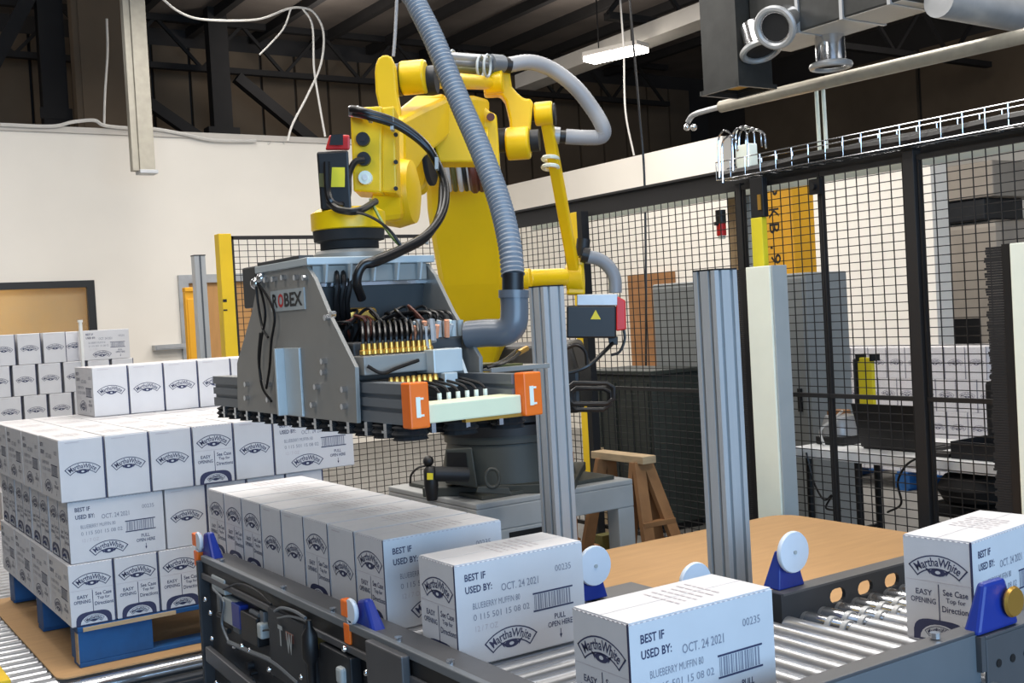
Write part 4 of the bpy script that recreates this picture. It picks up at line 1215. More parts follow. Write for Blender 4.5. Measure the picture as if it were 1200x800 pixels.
# ================================================================== ROBOT PEDESTAL
pd = thing('robot_pedestal', 'grey steel pedestal table carrying the yellow robot', 'pedestal', (3.4, 5.2, 0))
QX0, QX1, QY0, QY1, QZ = 2.90, 3.91, 4.77, 5.72, .65
part(MB().box(QX0, QX1, QY0, QY1, QZ - .03, QZ), 'top_plate', 'pedestal_grey', pd, .006)
part(MB().box(QX0, QX1, QY0, QY0 + .08, QZ - .15, QZ - .03), 'front_apron', 'pedestal_grey', pd, .006)
part(MB().box(QX0, QX0 + .08, QY0 + .08, QY1, QZ - .15, QZ - .03), 'side_apron', 'pedestal_grey', pd, .006)
part(MB().box(QX1 - .08, QX1, QY0 + .08, QY1, QZ - .15, QZ - .03), 'side_apron', 'pedestal_grey', pd, .006)
part(MB().box(QX0 + .0, QX0 + .46, QY0, QY0 + .08, 0, QZ - .15), 'wide_leg', 'pedestal_grey', pd, .006)
part(MB().box(QX1 - .11, QX1, QY0, QY0 + .10, 0, QZ - .15), 'leg', 'pedestal_grey', pd, .006)
for x_ in (QX0, QX1 - .11):
    part(MB().box(x_, x_ + .11, QY1 - .10, QY1, 0, QZ - .15), 'leg', 'pedestal_grey', pd, .006)
sl0, sl1 = at(597, 628, y=QY0 - .002), at(637, 620, y=QY0 - .002)
part(MB().box(sl0.x, sl1.x, QY0 - .004, QY0 + .001, sl0.z - .018, sl0.z + .018), 'slot', 'black', pd, .0)
# things under and beside the pedestal
t = thing('sawhorse', 'brown wooden sawhorse with a pale top plank right of the pedestal', 'sawhorse', (4.25, 5.15, 0))
s0, s1, = at(700, 533, x=4.22), at(758, 527, x=4.22)
part(MB().bar((4.22, s0.y, .70), (4.22, s1.y - .02, .70), .10, .045, (0, 0, 1)), 'top_plank', 'wood_worn', t, .004)
for yy, dd in ((s1.y + .05, -.22), (s1.y + .07, .0), (s0.y - .08, .1)):
    for sx_ in (-1, 1):
        part(MB().bar((4.22 + sx_ * .03, yy, .68), (4.22 + sx_ * .14, yy + dd, .0), .035, .075, (1, 0, 0)), 'leg', 'wood_brown', t, .003)
part(MB().bar((4.10, s1.y - .06, .34), (4.34, s1.y - .06, .34), .05, .03), 'cross_rung', 'wood_brown', t, .003)
for k, (px, m_) in enumerate(((712, 'wood_worn'), (676, 'wood_brown'))):
    c = at(px, 620, y=6.2)
    solo(MB().bar((c.x - .03, 6.2, 0.0), (c.x + .0, 6.24, .62), .06, .03).bar((c.x - .03, 6.2, 0), (c.x + .02, 6.2, .02), .02), 'loose_plank', m_, ['pale loose plank leaning under the right side of the pedestal', 'brown loose plank leaning behind the pedestal opening'][k], 'plank')
# scrap rubble seen under the sawhorse
for k, (px, py) in enumerate(((748, 625), (764, 610), (757, 634))):
    c = at(px, py, y=5.6)
    c.x = 4.1 + .12 * k
    solo(MB().box(c.x - .05, c.x + .05, 5.56, 5.64, 0, .07 + .05 * k).box(c.x - .02, c.x + .03, 5.55, 5.56, .02, .05), 'scrap_block', ['cable_white', 'wood_brown', 'cable_olive'][k], ['white scrap block on the floor behind the sawhorse', 'brown scrap block on the floor behind the sawhorse', 'olive scrap block on the floor behind the sawhorse'][k], 'scrap', bevel=.004)

# ================================================================== GRIPPER
gr = thing('vacuum_gripper', 'grey vacuum gripper head with orange end caps hanging over the carton row', 'gripper', (1.49, 3.1, 1.29))
side = [(3.546, 1.322), (3.527, 1.475), (3.363, 1.639), (3.296, 1.736), (3.23, 1.755), (2.925, 1.748), (2.878, 1.712), (2.787, 1.601), (2.653, 1.468), (2.660, 1.322)]
sp_ = part(MB().prism([(1.270, p[0], p[1]) for p in side], (.012, 0, 0)), 'side_plate', 'plate_grey', gr, .0015)
part(MB().prism([(1.650, p[0], p[1]) for p in side], (.012, 0, 0)), 'side_plate', 'plate_grey', gr, .0015)
# bolts on the near plate
for px, py in ((313, 328), (322, 327), (333, 325), (348, 325), (358, 325), (290, 450), (290, 466), (316, 450), (316, 468), (372, 453), (368, 474), (404, 456), (404, 476), (380, 423), (380, 436), (384, 372), (391, 368)):
    c = at(px, py, x=1.266)
    part(MB().cyl((1.256, c.y, c.z), (1.270, c.y, c.z), .0085, 8), 'bolt', 'chrome', sp_)
# sign
s0, s1 = at(317, 346, x=1.266), at(357, 362, x=1.266)
zt_, zb_ = at(317, 343, x=1.266).z + .004, s1.z
sg = part(MB().box(1.266, 1.270, s1.y, s0.y, zb_, zt_), 'sign_plate', 'panel_grey', gr)
sw = s0.y - s1.y
sh_ = zt_ - zb_
fl = Flat()
fl.text('R', sw * .06, sw * .21, sh_ * .18, sh_ * .66, 0, .03)
fl.text('O', sw * .23, sw * .40, sh_ * .16, sh_ * .68, 1, .03)
fl.text('BEX', sw * .42, sw * .95, sh_ * .18, sh_ * .66, 0, .03)
flat_part(fl, (1.266, s0.y, zb_), (0, -1, 0), (0, 0, 1), 'sign_lettering', ['black', 'red'], sg, .0008)
# pale angle bracket
b0, b1, b2 = at(326, 408, x=1.25), at(345, 408, x=1.25), at(335, 487, x=1.25)
part(MB().box(1.235, 1.270, b0.y - .012, b0.y, b2.z, b0.z).box(1.262, 1.270, b1.y, b0.y - .012, b2.z, b0.z), 'angle_bracket', 'plate_pale', sp_, .002)
# cables on the left of the plate
for pts in (((302, 332), (307, 345), (311, 370), (306, 400), (304, 430), (308, 455), (318, 470)), ((304, 334), (316, 352), (322, 372), (318, 400), (316, 430), (312, 455)), ((300, 336), (303, 360), (308, 385), (314, 395)), ((305, 390), (303, 420), (306, 445))):
    part(MB().tube(spline([at(p[0], p[1], x=1.255) for p in pts], 5), .004, 6), 'sensor_cable', 'cable_black', gr, smooth=True)
part(MB().ball(at(300, 332, x=1.262), .018, 10).ball(at(306, 326, x=1.262), .016, 10), 'cable_gland', 'chrome', gr, smooth=True)
# left stub motor behind plate
c = at(295, 350, x=1.30)
part(MB().box(1.284, 1.36, 3.35, 3.47, c.z - .03, c.z + .10), 'valve_body', 'plate_charcoal', gr, .006)
# long slotted beams
def beam(x0, x1, nm):
    z0, z1 = 1.326, 1.427
    m = MB()
    d = .008
    prof = [(x0, z0), (x1, z0), (x1, z1), (x0, z1)]
    for zz in (.68, .34):
        zc_ = z0 + (z1 - z0) * zz
        prof += [(x0, zc_ + .006), (x0 + d, zc_ + .006), (x0 + d, zc_ - .006), (x0, zc_ - .006)]
    m.prism([(p[0], 2.44, p[1]) for p in prof], (0, 1.385, 0))
    return part(m, nm, 'frame_mid', gr)
beam(1.288, 1.338, 'beam')
beam(1.612, 1.648, 'beam')
part(MB().box(1.338, 1.612, 3.76, 3.82, 1.35, 1.42), 'cross_beam', 'frame_mid', gr, .003)
# orange end caps with white labels
for x0, x1 in ((1.286, 1.340), (1.620, 1.676)):
    e = part(MB().box(x0, x1, 2.395, 2.44, 1.318, 1.430), 'end_cap', 'orange', gr, .004)
    part(MB().box(x0 + .016, x0 + .028, 2.393, 2.395, 1.345, 1.395).box(x0 + .028, x0 + .037, 2.393, 2.395, 1.347, 1.352).box(x0 + .028, x0 + .037, 2.393, 2.395, 1.388, 1.393), 'cap_label', 'panel_white', e)
# white front foam bar and suction deck
part(MB().box(1.340, 1.620, 2.41, 2.50, 1.326, 1.374), 'foam_bar', 'foam_white', gr, .004)
part(MB().box(1.340, 1.612, 2.50, 3.76, 1.328, 1.345), 'suction_deck', 'plate_charcoal', gr)
part(MB().box(1.45, 1.66, 2.412, 2.43, 1.318, 1.326), 'brass_strip', 'brass', gr)
pads = MB()
sc_ = MB().lathe([(.046, 0), (.040, .008), (.049, .015), (.040, .024), (.047, .032), (.03, .038)], (1.326, 2.475, 1.286), n=14)
cup = part(sc_, 'suction_cup', 'black_matte', gr, smooth=False)
copies(cup, [(.145 * i, .108 * j, 0) for i in range(3) for j in range(13) if i or j])
wc = part(MB().box(1.283, 1.300, 2.521, 2.537, 1.290, 1.326).box(1.280, 1.303, 2.515, 2.543, 1.302, 1.308), 'cup_clip', 'chrome', gr)
copies(wc, [(0, .108 * j, 0) for j in range(1, 12)])
wc2 = part(MB().box(1.362, 1.374, 2.43, 2.44, 1.30, 1.326), 'cup_clip', 'chrome', gr)
copies(wc2, [(.1, 0, 0), (.2, 0, 0)])
# top plate, cap bar and mount
part(MB().box(1.262, 1.668, 2.90, 3.30, 1.750, 1.772), 'top_plate', 'plate_pale', gr, .003)
part(MB().box(1.284, 1.648, 2.915, 2.93, 1.70, 1.750), 'front_web', 'plate_grey', gr, .003)
part(MB().box(1.264, 1.31, 2.96, 3.28, 1.772, 1.782), 'cap_bar', 'plate_charcoal', gr, .002)
for i in range(5):
    part(MB().hexa([(1.31 + .075 * i, 2.895, 1.70), (1.316 + .075 * i, 2.895, 1.70), (1.316 + .075 * i, 2.915, 1.70), (1.31 + .075 * i, 2.915, 1.70), (1.31 + .075 * i, 2.88, 1.75), (1.316 + .075 * i, 2.88, 1.75), (1.316 + .075 * i, 2.915, 1.75), (1.31 + .075 * i, 2.915, 1.75)]), 'gusset', 'plate_pale', gr)
part(MB().lathe([(.10, 0), (.11, .006), (.11, .02), (.10, .03)], (1.491, 3.10, 1.772), n=28), 'mount_ring', 'plate_grey', gr, smooth=True)
# dark back panel and plenum
part(MB().hexa([(1.284, 2.98, 1.52), (1.650, 2.98, 1.52), (1.650, 2.99, 1.52), (1.284, 2.99, 1.52), (1.284, 2.94, 1.70), (1.650, 2.94, 1.70), (1.650, 2.95, 1.70), (1.284, 2.95, 1.70)]), 'back_panel', 'plate_charcoal', gr)
part(MB().box(1.284, 1.650, 2.93, 2.94, 1.69, 1.705), 'panel_trim', 'chrome', gr)
pl0 = at(426, 369, y=2.93)
part(MB().box(pl0.x - .045, pl0.x + .045, 2.925, 2.955, pl0.z - .022, pl0.z + .022), 'connector_plate', 'brass', gr, .012)
part(MB().box(1.300, 1.640, 2.72, 2.96, 1.427, 1.53), 'plenum', 'plate_charcoal', gr, .006)
part(MB().box(1.290, 1.50, 2.64, 2.72, 1.445, 1.495), 'manifold', 'plate_grey', gr, .003)
part(MB().box(1.475, 1.565, 2.60, 2.70, 1.437, 1.500), 'valve_block', 'plate_pale', gr, .003)
part(MB().box(1.495, 1.535, 2.58, 2.66, 1.398, 1.437), 'valve_foot', 'plate_pale', gr, .003)
fx = MB().lathe([(.004, 0), (.010, .002), (.010, .012), (.007, .014), (.006, .03)], (1.300, 2.66, 1.497), n=10)
bf = part(fx, 'brass_fitting', 'brass', gr, smooth=True)
copies(bf, [(.0165 * i, 0, 0) for i in range(1, 13)])
bf2 = part(MB().lathe([(.004, 0), (.008, .002), (.008, .012), (.005, .022)], (1.345, 2.60, 1.415), n=8), 'brass_fitting', 'brass', gr, smooth=True)
copies(bf2, [(.0165 * i, 0, 0) for i in range(1, 9)])
for i in range(13):
    x = 1.300 + .0165 * i
    part(MB().tube(spline([(x, 2.66, 1.52), (x + .004, 2.665, 1.552), (x + .03, 2.72, 1.582 - .0004 * i), (x + .075, 2.82, 1.575), (x + .09, 2.90, 1.53)], 4), .0042, 6), 'air_tube', 'cable_black', gr, smooth=True)
# grey fitting cluster at the right
fc = part(MB().cyl((1.545, 2.73, 1.53), (1.545, 2.73, 1.575), .010, 10), 'push_fitting', 'panel_grey', gr, smooth=True)
copies(fc, [(.024 * i, 0, 0) for i in range(1, 5)])
fc = part(MB().cyl((1.49, 2.66, 1.50), (1.50, 2.68, 1.56), .011, 8), 'elbow_fitting', 'galv_pale', gr, smooth=True)
copies(fc, [(.012, .03, .012), (.026, .012, .02), (.01, .06, .02), (.035, .05, .015)])
for k, (x, z) in enumerate(((1.53, 1.60), (1.56, 1.59), (1.60, 1.585), (1.63, 1.58))):
    part(MB().tube(spline([(1.545 + .024 * k, 2.73, 1.575), (1.55 + .02 * k, 2.75, 1.60), (1.50 + .03 * k, 2.85, 1.60), (1.46 + .03 * k, 2.95, 1.56)], 5), .005, 6), 'air_tube', 'cable_black', gr, smooth=True)
rg_ = random.Random(5)
for k in range(16):
    x, y = rg_.uniform(1.36, 1.62), rg_.uniform(2.74, 2.9)
    z = 1.535
    q = [(x, y, z), (x + rg_.uniform(-.02, .02), y - .02, z + rg_.uniform(.03, .06)), (x + rg_.uniform(-.05, .05), y + .03, z + rg_.uniform(.05, .09)), (x + rg_.uniform(-.08, .06), y + .08, z + rg_.uniform(.0, .06))]
    part(MB().tube(spline(q, 5), .0045, 6), 'air_tube', rg_.choice(('cable_black', 'cable_black', 'cable_black', 'cable_brown')), gr, smooth=True)
for k in range(12):
    x, y = 1.47 + .012 * k, 2.70 + .02 * (k % 3)
    part(MB().cyl((x, y, 1.53), (x + rg_.uniform(-.012, .012), y - .012, 1.565 + .012 * (k % 2)), .0075, 8), 'push_fitting', ('orange_pale', 'panel_grey', 'panel_white')[k % 3], gr, smooth=True)
for k in range(3):
    part(MB().tube(spline([(1.36 + .02 * k, 2.93, 1.74), (1.35 + .02 * k, 2.90, 1.70), (1.345 + .018 * k, 2.91, 1.64), (1.36 + .02 * k, 2.94, 1.57)], 5), .008, 7), 'feed_cable', 'cable_black', gr, smooth=True)
# lower row: white clamp stubs and slanted cables behind the foam bar
st = part(MB().cyl((1.44, 2.52, 1.345), (1.44, 2.52, 1.39), .006, 8), 'stub', 'panel_white', gr)
copies(st, [(.028 * i, 0, 0) for i in range(1, 6)])
for k in range(6):
    x = 1.44 + .028 * k
    part(MB().tube(spline([(x, 2.52, 1.39), (x - .005, 2.54, 1.405), (x - .03, 2.60, 1.42), (x - .04, 2.66, 1.425)], 4), .004, 6), 'air_tube', 'cable_black', gr, smooth=True)
part(MB().tube(spline([(1.29, 2.62, 1.47), (1.32, 2.60, 1.45), (1.37, 2.61, 1.46), (1.44, 2.62, 1.475)], 5), .005, 6), 'air_tube', 'cable_black', gr, smooth=True)
# right shelf with cables
part(MB().box(1.662, 1.86, 2.62, 2.86, 1.428, 1.436), 'shelf', 'plate_grey', gr, .002)
part(MB().box(1.662, 1.86, 2.612, 2.62, 1.424, 1.438), 'shelf_edge', 'plate_grey', gr, .002)
part(MB().hexa([(1.58, 2.62, 1.43), (1.59, 2.62, 1.43), (1.59, 2.86, 1.43), (1.58, 2.86, 1.43), (1.58, 2.66, 1.50), (1.59, 2.66, 1.50), (1.59, 2.86, 1.50), (1.58, 2.86, 1.50)]), 'shelf_gusset', 'plate_pale', gr)
for dy in (0, .03):
    part(MB().tube(spline([(1.66, 2.63 + dy, 1.44), (1.70, 2.63 + dy, 1.445), (1.76, 2.66 + dy, 1.455), (1.84, 2.72 + dy, 1.475)], 5), .005, 6), 'air_tube', 'cable_black', gr, smooth=True)
part(MB().cyl((1.82, 2.71, 1.47), (1.87, 2.74, 1.48), .009, 8), 'brass_end', 'brass', gr)
part(MB().box(1.662, 1.76, 2.7, 2.82, 1.436, 1.446).box(1.7, 1.8, 2.66, 2.7, 1.436, 1.442), 'mount_pad', 'cable_olive', gr)

# vacuum hose
vh = thing('vacuum_hose', 'big ribbed grey vacuum hose dropping from above into the gripper', 'hose', (1.74, 2.75, 1.5))
top_ = at(470, -40, F=3.55)
ctl = [V((top_.x - .12, top_.y + .12, 6.6)), V((top_.x - .11, top_.y + .10, 4.6)), V((top_.x - .07, top_.y + .05, top_.z + .6)), top_, at(487, 2, F=3.5), at(508, 45, F=3.45), at(537, 115, F=3.38), at(563, 175, F=3.3), at(585, 235, F=3.22), at(597, 285, F=3.15), at(601, 322, F=3.12)]
P = even(spline(ctl, 22), .0068)
part(MB().tube(P, [(.0342 if i % 2 else .0302) for i in range(len(P))], 18), 'ribbed_tube', 'hose_grey', vh, smooth=True)
e0 = at(601, 320, F=3.12)
e1 = at(601, 343, F=3.12)
part(MB().cyl(e0, e1, .030, 18), 'coupler', 'black', vh, smooth=True)
pe = spline([at(602, 342, F=3.12), at(603, 362, F=3.12), at(601, 380, F=3.12), at(590, 389, F=3.13), at(570, 390, F=3.15), at(548, 392, F=3.17)], 6)
part(MB().tube(pe, .039, 20), 'elbow', 'pvc_grey', vh, smooth=True)
part(MB().cyl(at(602, 340, F=3.12), at(602, 349, F=3.12), .0425, 20), 'elbow_lip', 'pvc_grey', vh, smooth=True)

# ================================================================== ROBOT
RC = V((3.4, 5.23, 0))
dv = V((1.491 - 3.4, 3.10 - 5.23, 0)).normalized()     # reach direction
nv = V((-dv.y, dv.x, 0))
if nv.dot(RT) < 0: nv = -nv
zv = V((0, 0, 1))
rb = thing('palletizing_robot', 'large yellow palletizing robot arm reaching towards the camera', 'robot', RC + V((0, 0, .65)))
def rpart(m, name, ma='robot_yellow', bev=0, sm=False, parent=None, label=None):
    return part(m, name, ma, parent or rb, bev, sm, label=label)
def loc(u, v, z): return RC + dv * u + nv * v + zv * z
part(MB().obox(loc(0, 0, .675), dv * .40, nv * .40, zv * .025), 'base_plate', 'robot_grey', rb, .006)
part(MB().box(2.98, 3.84, 4.84, 5.62, .65, .672), 'floor_flange', 'robot_grey', rb, .004)
part(MB().lathe([(.375, .70), (.37, .73), (.33, .90), (.345, .905), (.345, .945)], RC, n=40), 'base_casting', 'robot_grey', rb, smooth=True)
part(MB().lathe([(.36, .945), (.36, 1.0), (.33, 1.01), (.33, 1.06)], RC, n=40), 'turntable', 'black', rb, smooth=True)
part(MB().loft([[loc(u, v, 1.06) for u, v in ((-.42, -.40), (.42, -.40), (.42, .46), (-.42, .46))], [loc(u, v, 1.28) for u, v in ((-.42, -.40), (.40, -.40), (.40, .46), (-.42, .46))], [loc(u, v, 1.42) for u, v in ((-.35, -.30), (.32, -.30), (.32, .42), (-.35, .42))]]), 'carriage', 'black', rb, .02)
# connector box, plug and eye bolt on the base
cb_ = at(535, 545, F=5.75)
part(MB().hexa([at(522, 566, F=5.75), at(560, 572, F=5.7), at(560, 572, F=5.95), at(522, 566, F=6.0), at(522, 526, F=5.75), at(553, 524, F=5.7), at(553, 524, F=5.95), at(522, 526, F=6.0)]), 'connector_box', 'robot_grey', rb, .008)
part(MB().hexa([at(524, 548, F=5.74), at(548, 550, F=5.70), at(548, 550, F=5.72), at(524, 548, F=5.76), at(524, 530, F=5.74), at(546, 530, F=5.70), at(546, 530, F=5.72), at(524, 530, F=5.76)]), 'connector_face', 'black', rb)
part(MB().cyl(at(548, 556, F=5.66), at(508, 555, F=5.60), .038, 14), 'plug_barrel', 'machine_dark', rb, smooth=True)
pg = part(MB().lathe([(.02, 0), (.035, .02), (.036, .10), (.03, .15), (.026, .17)], at(504, 546, F=5.6), (0, 0, -1), 14), 'cable_plug', 'black', rb, smooth=True)
c = at(504, 558, F=5.555)
part(MB().obox(c, RT * .015, UP * .016, FW * .003), 'yellow_tag', 'label_yellow', pg)
part(MB().ball(at(502, 540, F=5.6), .028, 10), 'plug_cap', 'black', rb, smooth=True)
part(MB().tube(spline([at(500, 545, F=5.6), at(490, 548, F=5.6), at(482, 556, F=5.6), at(481, 566, F=5.6)], 5), .006, 6), 'thin_cable', 'cable_black', rb, smooth=True)
ring_ = [at(577 + 8 * math.cos(a), 560 + 11 * math.sin(a), F=5.5) for a in [i * math.pi / 8 for i in range(16)]]
part(MB().tube(ring_, .009, 8, closed=True), 'eye_bolt', 'robot_grey', rb, smooth=True)
part(MB().hexa([at(558, 577, F=5.5), at(600, 580, F=5.5), at(600, 580, F=5.6), at(558, 577, F=5.6), at(560, 570, F=5.5), at(596, 571, F=5.5), at(596, 571, F=5.6), at(560, 570, F=5.6)]), 'foot_lug', 'robot_grey', rb, .004)
# lower arm
secs = []
for y_, xl, xr, F_ in ((440, 545, 576, 5.80), (405, 534, 586, 5.70), (372, 524, 589, 5.60), (335, 514, 592, 5.50), (290, 506, 590, 5.40), (245, 499, 584, 5.30), (205, 497, 576, 5.22), (180, 500, 574, 5.18)):
    a, b = at(xl, y_ + (0), F=F_), at(xr, y_ - 3, F=F_)
    secs.append([a, b, b - dv * .26, a - dv * .26])
rpart(MB().loft(secs), 'lower_arm', bev=.03)
# elbow joint with its black cover disc
def ncyl(px0, px1, py, F, r, n=28): 
    a = at(px0, py, F=F)
    ln = (px1 - px0) * F / FOC / nv.dot(RT)
    return MB().cyl(a, a + nv * ln, r, n)
rpart(ncyl(504, 578, 184, 5.08, .135), 'elbow_drum', bev=.01, sm=True)
rpart(MB().prism([at(p[0], p[1], F=4.52) for p in ((476, 150), (498, 148), (505, 160), (504, 200), (500, 218), (493, 226), (484, 222), (474, 200))], FW * .12), 'arm_cheek', bev=.015)
rpart(ncyl(501, 507, 184, 4.40, .113), 'elbow_cover', 'black_matte', bev=.006, sm=True)
# cables in front of the elbow
for px, m_, r_ in ((523, 'cable_white', .013), (530, 'cable_olive', .012), (537, 'cable_white', .012), (543, 'black', .010), (547, 'cable_white', .006), (553, 'cable_brown', .02), (561, 'cable_brown', .014)):
    rpart(MB().tube(spline([at(px - 3, 184, F=4.92), at(px, 196, F=4.90), at(px + 2, 210, F=4.93), at(px + 4, 222, F=5.05)], 4), r_, 8), 'arm_cable', m_, sm=True)
# upper arm: far end at the elbow, near end behind the wrist
def rect(x0, y0, x1, y1, F): return [at(x0, y1, F=F), at(x1, y1, F=F), at(x1, y0, F=F), at(x0, y0, F=F)]
rpart(MB().loft([rect(514, 116, 574, 190, 5.08), rect(504, 112, 560, 168, 4.80), rect(484, 112, 530, 158, 4.45), rect(466, 126, 498, 186, 4.05), rect(446, 138, 474, 226, 3.78)]), 'upper_arm', bev=.018)
rpart(MB().prism([at(p[0], p[1], F=4.36) for p in ((474, 133), (487, 115), (520, 109), (524, 122), (509, 140), (498, 158), (482, 152))], FW * .05), 'arm_cover', bev=.01)
rpart(MB().prism([at(p[0], p[1], F=4.42) for p in ((521, 133), (527, 131), (528, 148), (522, 156), (519, 154))], FW * .02), 'arm_slot', 'cable_brown')
rpart(MB().prism([at(p[0], p[1], F=4.40) for p in ((509, 170), (524, 122), (532, 118), (548, 140), (558, 168), (562, 190), (514, 190))], FW * .14), 'arm_web', bev=.008)
rpart(MB().prism([at(p[0], p[1], F=4.95) for p in ((546, 110), (556, 114), (574, 130), (582, 134), (584, 160), (586, 196), (574, 206), (560, 190))], FW * .10), 'arm_shoulder', bev=.012)
rpart(MB().cyl(at(575, 137, F=4.93), at(575, 137, F=4.90), .018, 12), 'cover_bolt', 'cable_brown')
# rocker and rear linkage
rpart(MB().prism([at(p[0], p[1], F=5.25) for p in ((566, 87), (590, 84), (597, 81), (600, 101), (606, 108), (614, 115), (622, 115), (625, 121), (622, 150), (618, 170), (598, 170), (597, 140), (592, 118), (586, 110), (567, 111))], FW * .09), 'rocker', bev=.012)
rpart(ncyl(594, 621, 169, 5.15, .075), 'rocker_hub', bev=.01, sm=True)
rpart(ncyl(583, 594, 165, 5.16, .055), 'hub_spacer', 'machine_dark', sm=True)
rpart(ncyl(621, 632, 165, 5.17, .05), 'hub_spacer', 'machine_dark', sm=True)
rpart(ncyl(568, 590, 97, 5.2, .052), 'link_eye', bev=.008, sm=True)
rpart(ncyl(627, 648, 134, 5.3, .056), 'rod_eye', bev=.008, sm=True)
rpart(ncyl(648, 651, 134, 5.3, .052), 'eye_washer', 'machine_dark', sm=True)
rpart(ncyl(622, 627, 134, 5.3, .035), 'eye_washer', 'machine_dark', sm=True)
rpart(MB().bar(at(640, 138, F=5.3), at(676, 335, F=5.75), .055, .05), 'rear_rod', bev=.008)
rpart(ncyl(664, 684, 326, 5.75, .075), 'rod_foot', bev=.008, sm=True)
rpart(MB().cyl(at(616, 327, F=5.4), at(660, 325, F=5.6), .046, 16), 'lower_link', bev=.008, sm=True)
rpart(ncyl(613, 622, 327, 5.38, .05), 'link_collar', bev=.006, sm=True)
rpart(MB().prism([at(p[0], p[1], F=5.7) for p in ((672, 300), (684, 302), (686, 345), (664, 345))], FW * .1), 'foot_bracket', bev=.01)
for dx in (0, 10):
    rg = [at(645 + 9 * math.cos(a), 186 + dx + 3 * math.sin(a), F=5.40 + .05 * math.sin(a)) for a in [i * math.pi / 6 for i in range(12)]]
    rpart(MB().tube(rg, .010, 6, closed=True), 'cable_tie', 'panel_white', sm=True)
# top link to the wrist
rpart(MB().cyl(at(500, 93, F=4.05), at(572, 97, F=5.2), .032, 14), 'top_link', bev=.004, sm=True)
rpart(ncyl(470, 500, 92, 4.0, .060), 'link_eye', bev=.008, sm=True)
rpart(ncyl(463, 470, 94, 3.98, .057), 'eye_washer', 'black', sm=True)
rpart(ncyl(500, 512, 94, 4.02, .05), 'eye_washer', 'machine_dark', sm=True)
rpart(MB().prism([at(p[0], p[1], F=3.82) for p in ((439, 84), (440, 75), (443, 68), (448, 64.5), (454, 64), (459, 67), (462, 73), (463, 84), (465, 108), (469, 130), (472, 226), (443, 226), (444, 126), (440, 108))], FW * .08), 'wrist_bracket', bev=.007)
# wrist box with connectors
wb_ = rpart(MB().prism([at(p[0], p[1], F=3.46) for p in ((410, 126), (447, 124), (447, 226), (414, 224))], FW * .15), 'wrist_box', bev=.006)
rpart(MB().prism([at(p[0], p[1], F=3.50) for p in ((447, 126), (462, 124), (465, 226), (447, 225))], FW * .14), 'wrist_box_side', bev=.006)
for px, py, rr_, m_ in ((426, 164, .021, 'black'), (427, 187, .021, 'black'), (429, 209, .021, 'panel_white')):
    c = at(px, py, F=3.46)
    k_ = rpart(MB().cyl(c, c - FW * .022, rr_, 16), 'connector', m_, sm=True)
    rpart(MB().cyl(c - FW * .022, c - FW * .026, rr_ * .45, 10), 'connector_core', 'machine_dark' if m_ == 'black' else 'paper', parent=k_)
for py in (158, 190, 221):
    c = at(464, py, F=3.49)
    rpart(MB().cyl(c, c - FW * .006, .007, 8), 'box_screw', 'black', parent=wb_)
# wrist knuckle and flange
kc = at(466, 226, F=3.78)
rpart(MB().lathe([(.05, -.07), (.105, -.055), (.118, 0), (.105, .055), (.05, .07)], kc, nv, 28), 'wrist_knuckle', sm=True)
rpart(MB().hexa([at(432, 262, F=3.50), at(470, 258, F=3.62), at(480, 258, F=3.85), at(440, 262, F=3.75), at(436, 222, F=3.50), at(468, 222, F=3.62), at(480, 222, F=3.85), at(440, 222, F=3.75)]), 'wrist_neck', bev=.02)
WC = V((1.491, 3.101, 0))
rpart(MB().lathe([(.105, 1.862), (.112, 1.866), (.112, 1.915), (.09, 1.928), (.05, 1.932)], WC, n=32), 'wrist_housing', sm=True)
rpart(MB().lathe([(.08, 1.803), (.088, 1.806), (.088, 1.828), (.106, 1.832), (.108, 1.862)], WC, n=32), 'tool_flange', 'black_matte', sm=True)
mt_ = rpart(MB().hexa([at(376, 246, F=3.30), at(412, 246, F=3.30), at(412, 246, F=3.42), at(376, 246, F=3.44), at(371, 178, F=3.30), at(408, 176, F=3.30), at(408, 176, F=3.42), at(371, 178, F=3.44)]), 'wrist_motor', 'black', .006)
rpart(MB().hexa([at(381, 176, F=3.31), at(410, 176, F=3.31), at(410, 176, F=3.40), at(381, 176, F=3.40), at(386, 158, F=3.31), at(410, 158, F=3.31), at(410, 158, F=3.40), at(386, 158, F=3.40)]), 'motor_cap', 'red', .006, parent=mt_)
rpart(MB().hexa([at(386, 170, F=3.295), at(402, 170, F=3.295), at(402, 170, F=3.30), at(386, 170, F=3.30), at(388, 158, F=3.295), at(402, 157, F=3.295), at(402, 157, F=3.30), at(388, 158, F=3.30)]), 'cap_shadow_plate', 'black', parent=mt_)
rpart(MB().prism([at(p[0], p[1], F=3.296) for p in ((389, 196), (404, 196), (404, 219), (388, 219))], FW * .002), 'motor_label', 'label_yellow', parent=mt_)
rpart(MB().prism([at(p[0], p[1], F=3.296) for p in ((374, 203), (382, 203), (382, 219), (374, 219))], FW * .002), 'motor_label', 'cable_olive', parent=mt_)
# dress cables
rpart(MB().tube(spline([at(427, 187, F=3.43), at(416, 190, F=3.42), at(409, 205, F=3.40), at(408, 228, F=3.36), at(400, 240, F=3.3), at(388, 236, F=3.26), at(384, 222, F=3.27), at(383, 190, F=3.28)], 6), .010, 8), 'motor_cable', 'cable_black', sm=True)
rpart(MB().tube(spline([at(386, 238, F=3.27), at(398, 246, F=3.24), at(420, 247, F=3.24), at(440, 236, F=3.35)], 6), .011, 8), 'motor_cable', 'cable_black', sm=True)
rpart(MB().tube(spline([at(400, 246, F=3.24), at(430, 252, F=3.22), at(455, 268, F=3.2), at(473, 292, F=3.2)], 6), .0045, 6), 'thin_cable', 'cable_black', sm=True)
rpart(MB().tube(spline([at(434, 234, F=3.40), at(440, 246, F=3.3), at(455, 272, F=3.22), at(474, 293, F=3.2)], 6), .005, 6), 'earth_cable', 'cable_green', sm=True)
